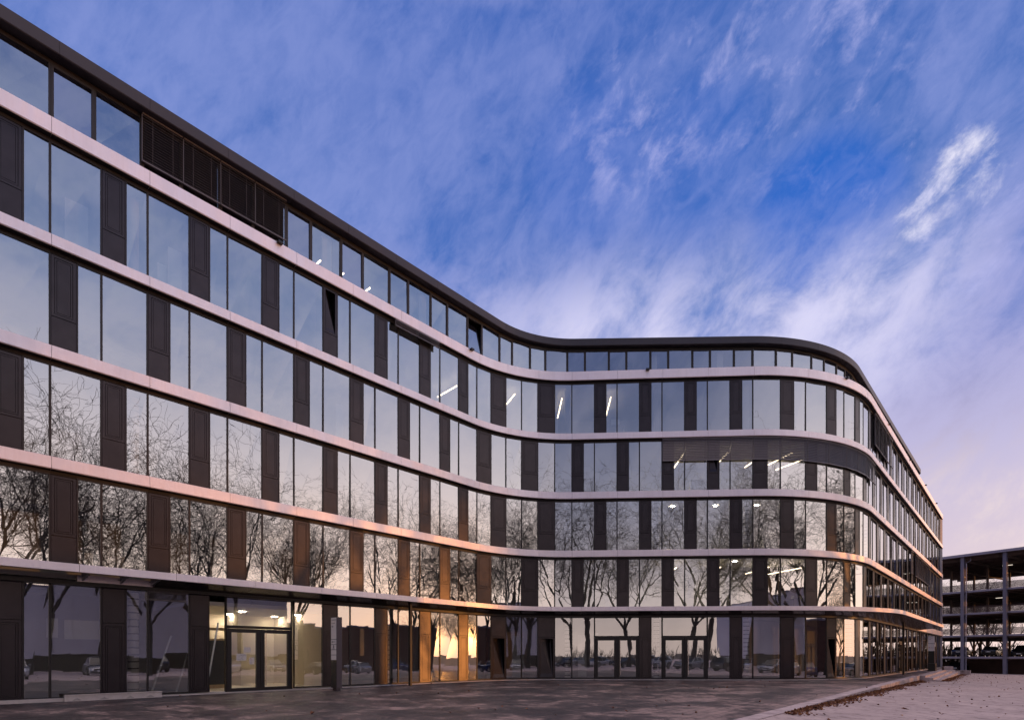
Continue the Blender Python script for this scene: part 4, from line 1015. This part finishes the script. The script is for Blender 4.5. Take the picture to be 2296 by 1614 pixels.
mb = MB(); mb.prism([(.09, -.018), (.15, -.018), (.15, -.014), (.12, -.014)], 2.20, 2.26); mb.build('emblem', M['ink'], r1)
mb = MB(); mb.box(.19, .29, -.018, -.014, 1.935, 2.075); mb.box(.13, .34, -.018, -.014, 1.895, 1.92); mb.build('emblem', M['inkg'], r1)
r2, rot = pylon(47.3, 64.4, 3.84, .62, .30, 'tall black sign pylon with two white panels before the far entrance', '109', [(2.98, 3.80), (2.12, 2.94)], 2.10)
tx(r2, rot, 'THEODOR', .11, M['inkg'], .06, 3.66); tx(r2, rot, 'STRASSE', .11, M['inkg'], .06, 3.53); tx(r2, rot, '109', .13, M['ink'], .06, 3.38); tx(r2, rot, 'energieplus', .075, M['ink'], .19, 2.48)
mb = MB(); mb.tube([(.13, -.018, 2.51), (.13, -.014, 2.51)], .045, 14); mb.build('emblem', M['inko'], r2)

# papers taped inside the entrance door
F, l = frameAB(A, 14.9, 17.86, GP); (px_, py_), (tx_, ty_), (nx_, ny_) = F
rz = math.atan2(ty_, tx_)
def paper(u, z, w, h, label, lines):
    root = empty('door_notice', (px_+tx_*u+nx_*.012, py_+ty_*u+ny_*.012, z), rz); tag(root, label, 'notice')
    mb = MB(); mb.box(0, w, -.004, 0, 0, h); mb.build('sheet', M['paper'], root)
    for s, sz, x, zz_, m in lines: text(s, sz, m, root, Vector((x, -.006, zz_)), Matrix.Rotation(R(90), 4, 'X'))
M['paper'] = simple('paper', (.80, .74, .68), .7, 0, .02)
paper(.45, 1.38, .42, .30, 'white door notice with a dark emblem and several text lines', [('AXFLOW', .065, .13, .225, M['ink']), ('AxFlow GmbH', .042, .05, .16, M['inkg']), ('4. + 5. Etage', .042, .05, .10, M['inkg']), ('Post, Pakete, Anlage', .032, .05, .04, M['ink']), ('//', .05, .055, .225, M['ink'])])
paper(.76, 1.75, .30, .22, 'blank pale sheet taped above the other notices on the door', [])
paper(1.0, 1.22, .21, .30, 'narrow upright notice with red-brown lines on the door', [('Bitte', .03, .03, .25, M['inko']), ('Eingang', .03, .03, .20, M['inko']), ('benutzen', .03, .03, .15, M['inkg']), ('im Hof', .03, .03, .09, M['ink']), ('Danke', .03, .03, .04, M['ink'])])

# insulation boards lying at the foot of the glass
F, l = frameAB(A, 9.35, 12.35, .10); mb = MB(); mb.lbox(F, 0, l, 0, .12, .0, .20); mb.lbox(F, .0, l, .02, .14, .20, .235)
ob = mb.build('cable_duct', M['sill']); tag(ob, 'long pale trunking length lying on the ground against the left windows', 'duct')
for k in range(4):
    pass
mb = MB()
for c0 in (.35, 1.15, 1.95, 2.6):
    for j in range(-3, 4): mb.lbox(F, c0+j*.035, c0+j*.035+.012, .12, .123, .02, .03+.02*(4-abs(j)))
o = mb.build('vent_slots', M['ink'], ob)
F, l = frameAB(A, 7.0, 9.4, -.1); mb = MB(); mb.lbox(F, 0, l, 0, .16, 0, .12); tag(mb.build('edge_board', M['sill']), 'pale board lying along the glass foot at the left frame edge', 'board')
# white boards leaning behind the first floor glass
ordn = ['first', 'second', 'third', 'fourth', 'fifth', 'sixth', 'seventh', 'eighth', 'ninth', 'tenth', 'eleventh', 'twelfth', 'thirteenth', 'fourteenth', 'fifteenth']
bs = [(7.9, .45), (8.45, .4), (10.05, .42), (10.95, .34), (14.35, .3), (24.35, .26), (24.95, .3), (26.3, .14), (32.05, .3), (33.0, .7), (35.3, .3), (35.9, .35), (36.75, .05), (38.5, .3), (39.3, .42)]
for i, (s, w) in enumerate(bs):
    F, l = frameAB(A, s, s+w, GP-.18); mb = MB(); mb.lbox(F, 0, l, -.03, 0, 4.60, 5.45 if s > 20 else 5.35)
    tag(mb.build('leaning_board', M['board']), ordn[i]+' white board from the left leaning behind the first floor glass', 'board', 'white boards behind the first floor glass')
# crates and poles inside the shop floor
mb = MB(); F, l = frameAB(A, 20.9, 21.5, -1.0); mb.lbox(F, 0, .55, -.45, 0, .07, .95)
tag(mb.build('cardboard_crate', simple('cardboard', (.50, .36, .20), .8)), 'brown crate standing behind the glass right of the left pylon', 'crate')
for i, (s, ds, lab) in enumerate(((12.3, .6, 'pale pole leaning against the wrapped column inside the window'), (13.2, .5, 'pale pole leaning inside the wide window left of the entrance'), (14.35, .35, 'thin white pole leaning beside the entrance door'))):
    a = A.at(s, -.9); b = A.at(s+ds, -.55); mb = MB(); mb.tube([(*a, .1), (*b, 2.4 if i < 2 else 3.0)], .035, 8); tag(mb.build('leaning_pole', M['board']), lab, 'pole')
mb = MB(); a = A.at(85.2, .9); F, l = frameAB(A, 84.6, 86.0, .9); mb.lbox(F, 0, l, -.35, .35, .0, .12); mb.lbox(F, .1, l-.1, -.3, .3, .12, .75); mb.lbox(F, .05, l-.05, -.33, .33, .75, .80)
for u in (.2, l-.2): mb.lbox(F, u-.05, u+.05, .33, .36, .2, .6)
tag(mb.build('tool_box', M['black']), 'black tool chest on the plaza beside the far pylon', 'chest')
# pile of cable by the left pylon
mb = MB(); cr = random.Random(2)
for k in range(5):
    p0 = A.at(21.9+.35*k, .5+cr.uniform(-.1, .1)); pts = []
    for i in range(9): a = cr.uniform(-.12, .12); q = A.at(21.9+.3*k+.22*i*.6, .5+.18*math.sin(i*1.1+k)+a); pts.append((*q, .03+.05*abs(math.sin(i+k))))
    mb.tube(pts, .012, 5)
tag(mb.build('cable_bundle', M['steel']), 'loose bundle of thin cables on the ground right of the left pylon', 'cable')

# person at a desk behind the first floor glass
def person():
    sx_ = 50.4; F, l = frameAB(A, sx_, sx_+.5, -.95); (ox, oy), (tx2, ty2), _n = F; z0 = 4.58
    root = empty('person', (ox, oy, z0), math.atan2(ty2, tx2)); tag(root, 'seated person in a pale shirt with a laptop behind the first floor glass', 'person')
    V = [(0, 0, .50), (0, 0, .72), (.03, 0, .95), (.05, 0, 1.10), (.07, 0, 1.20), (.09, 0, 1.30), (.10, 0, 1.38),
         (-.0, .10, .48), (.42, .12, .50), (.45, .12, .08), (.58, .12, .04), (0, -.10, .48), (.42, -.12, .50), (.45, -.12, .08), (.58, -.12, .04),
         (.04, .19, 1.06), (.12, .24, .82), (.38, .16, .80), (.04, -.19, 1.06), (.12, -.24, .82), (.38, -.16, .80)]
    Ed = [(0, 1), (1, 2), (2, 3), (3, 4), (4, 5), (5, 6), (0, 7), (7, 8), (8, 9), (9, 10), (0, 11), (11, 12), (12, 13), (13, 14), (3, 15), (15, 16), (16, 17), (3, 18), (18, 19), (19, 20)]
    Rd = [.14, .13, .15, .12, .055, .095, .085, .09, .065, .045, .04, .09, .065, .045, .04, .06, .045, .03, .06, .045, .03]
    def skin(name, V, Ed, Rd, mat, par):
        me = bpy.data.meshes.new(name); me.from_pydata(V, Ed, []); me.update(); me.materials.append(mat)
        o = bpy.data.objects.new(name, me); COL.objects.link(o); o.parent = par
        o.modifiers.new('skin', 'SKIN'); o.modifiers.new('sub', 'SUBSURF').levels = 1
        if not me.skin_vertices: me.attributes  # layer appears with the modifier below
        return o
    bm = bmesh.new(); sl = bm.verts.layers.skin.verify(); bv = []
    for i, v in enumerate(V):
        b = bm.verts.new(v); b[sl].radius = (Rd[i], Rd[i]); b[sl].use_root = i == 0; bv.append(b)
    for a, b in Ed: bm.edges.new((bv[a], bv[b]))
    me = bpy.data.meshes.new('body'); bm.to_mesh(me); bm.free(); me.materials.append(simple('pale_shirt', (.42, .38, .36), .8))
    o = bpy.data.objects.new('body', me); COL.objects.link(o); o.parent = root
    o.modifiers.new('skin', 'SKIN'); sb = o.modifiers.new('sub', 'SUBSURF'); sb.levels = 1; sb.render_levels = 1
    mb = MB(); mb.tube([(.04, 0, 1.30), (.06, 0, 1.42), (.07, 0, 1.46)], [.10, .10, .04], 10); mb.build('hair', simple('dark_hair', (.04, .03, .025), .7), root)
    ch = empty('office_chair', (ox, oy, z0), math.atan2(ty2, tx2)); tag(ch, 'dark office chair under the seated person behind the glass', 'chair')
    mb = MB(); mb.box(-.22, .22, -.22, .22, .36, .42); mb.build('seat', M['black'], ch)
    mb = MB(); mb.box(-.27, -.22, -.20, .20, .5, 1.0); mb.build('backrest', M['black'], ch)
    mb = MB(); mb.tube([(0, 0, .03), (0, 0, .36)], .03, 8); mb.box(-.25, .25, -.03, .03, .0, .05); mb.box(-.03, .03, -.25, .25, .0, .05); mb.build('leg', M['black'], ch)
    dk = empty('desk', (ox+tx2*.75, oy+ty2*.75, z0), math.atan2(ty2, tx2)); tag(dk, 'white desk with a laptop behind the first floor glass near the bend', 'desk')
    mb = MB(); mb.box(-.35, .35, -.6, .6, .72, .75); mb.build('desk_top', M['white'], dk)
    for x in (-.3, .3):
        for y in (-.55, .55): mb = MB(); mb.box(x-.02, x+.02, y-.02, y+.02, 0, .72); mb.build('leg', M['steel'], dk)
    lp = empty('laptop', (ox+tx2*.6, oy+ty2*.6, z0+.752), math.atan2(ty2, tx2)); tag(lp, 'open laptop on the desk before the seated person', 'laptop')
    mb = MB(); mb.box(-.12, .12, -.17, .17, 0, .015); mb.build('keyboard', M['steel'], lp)
    mb = MB(); mb.hexa([(.12, -.17, .015), (.14, -.17, .015), (.14, .17, .015), (.12, .17, .015), (.20, -.17, .24), (.215, -.17, .24), (.215, .17, .24), (.20, .17, .24)]); mb.build('screen', M['white'], lp)
person()

# office furniture glimpsed behind the upper glass
def cabinet(lv, s, off, w, h, lab):
    z0 = BT[lv-1]-.12; F, l = frameAB(A, s, s+w, off); (ox, oy), (ax, ay), _n = F
    root = empty('office_cabinet', (ox, oy, z0), math.atan2(ay, ax)); tag(root, lab, 'cabinet')
    mb = MB(); mb.box(0, w, 0, .42, 0, h); mb.build('carcass', M['board'], root)
    mb = MB(); mb.box(.02, w/2-.01, -.02, 0, .04, h-.03); mb.box(w/2+.01, w-.02, -.02, 0, .04, h-.03); mb.build('door', M['white'], root)
cabinet(4, 34.9, -1.0, .7, 1.35, 'white office cabinet behind the fourth floor glass in the inner bend')
cabinet(4, 12.6, -1.2, .9, 1.5, 'white office cabinet behind the upper glass left of the pale column')
cabinet(3, 44.3, -1.3, .9, 1.2, 'low white cabinet behind the glass under the long blind')
cabinet(2, 49.3, -1.4, .9, 1.0, 'low white cabinet behind the second floor glass near the outer bend')
def desk_set(lv, s, off, lab, lab2):
    z0 = BT[lv-1]-.12; F, l = frameAB(A, s, s+1.4, off); (ox, oy), (ax, ay), _n = F; rz_ = math.atan2(ay, ax)
    root = empty('desk', (ox, oy, z0), rz_); tag(root, lab, 'desk')
    mb = MB(); mb.box(0, 1.4, 0, .7, 1.02, 1.05); mb.build('desk_top', M['white'], root)
    for x in (.1, 1.25): mb = MB(); mb.box(x, x+.06, .3, .4, 0, 1.02); mb.build('leg', M['white'], root)
    mon = empty('monitor', (ox+ax*.7, oy+ay*.7, z0+1.052), rz_); tag(mon, lab2, 'monitor')
    mb = MB(); mb.box(-.28, .28, .28, .31, .12, .48); mb.build('screen', M['board'], mon)
    mb = MB(); mb.box(-.03, .03, .31, .34, 0, .25); mb.box(-.12, .12, .22, .42, 0, .015); mb.build('stand', M['steel'], mon)
desk_set(4, 38.6, -1.1, 'raised white desk behind the fourth floor glass beside the third strip light', 'pale monitor on the raised desk beside the third strip light')
desk_set(1, 52.4, -1.1, 'raised white desk behind the first floor glass on the outer bend', 'pale monitor on the raised desk on the outer bend')
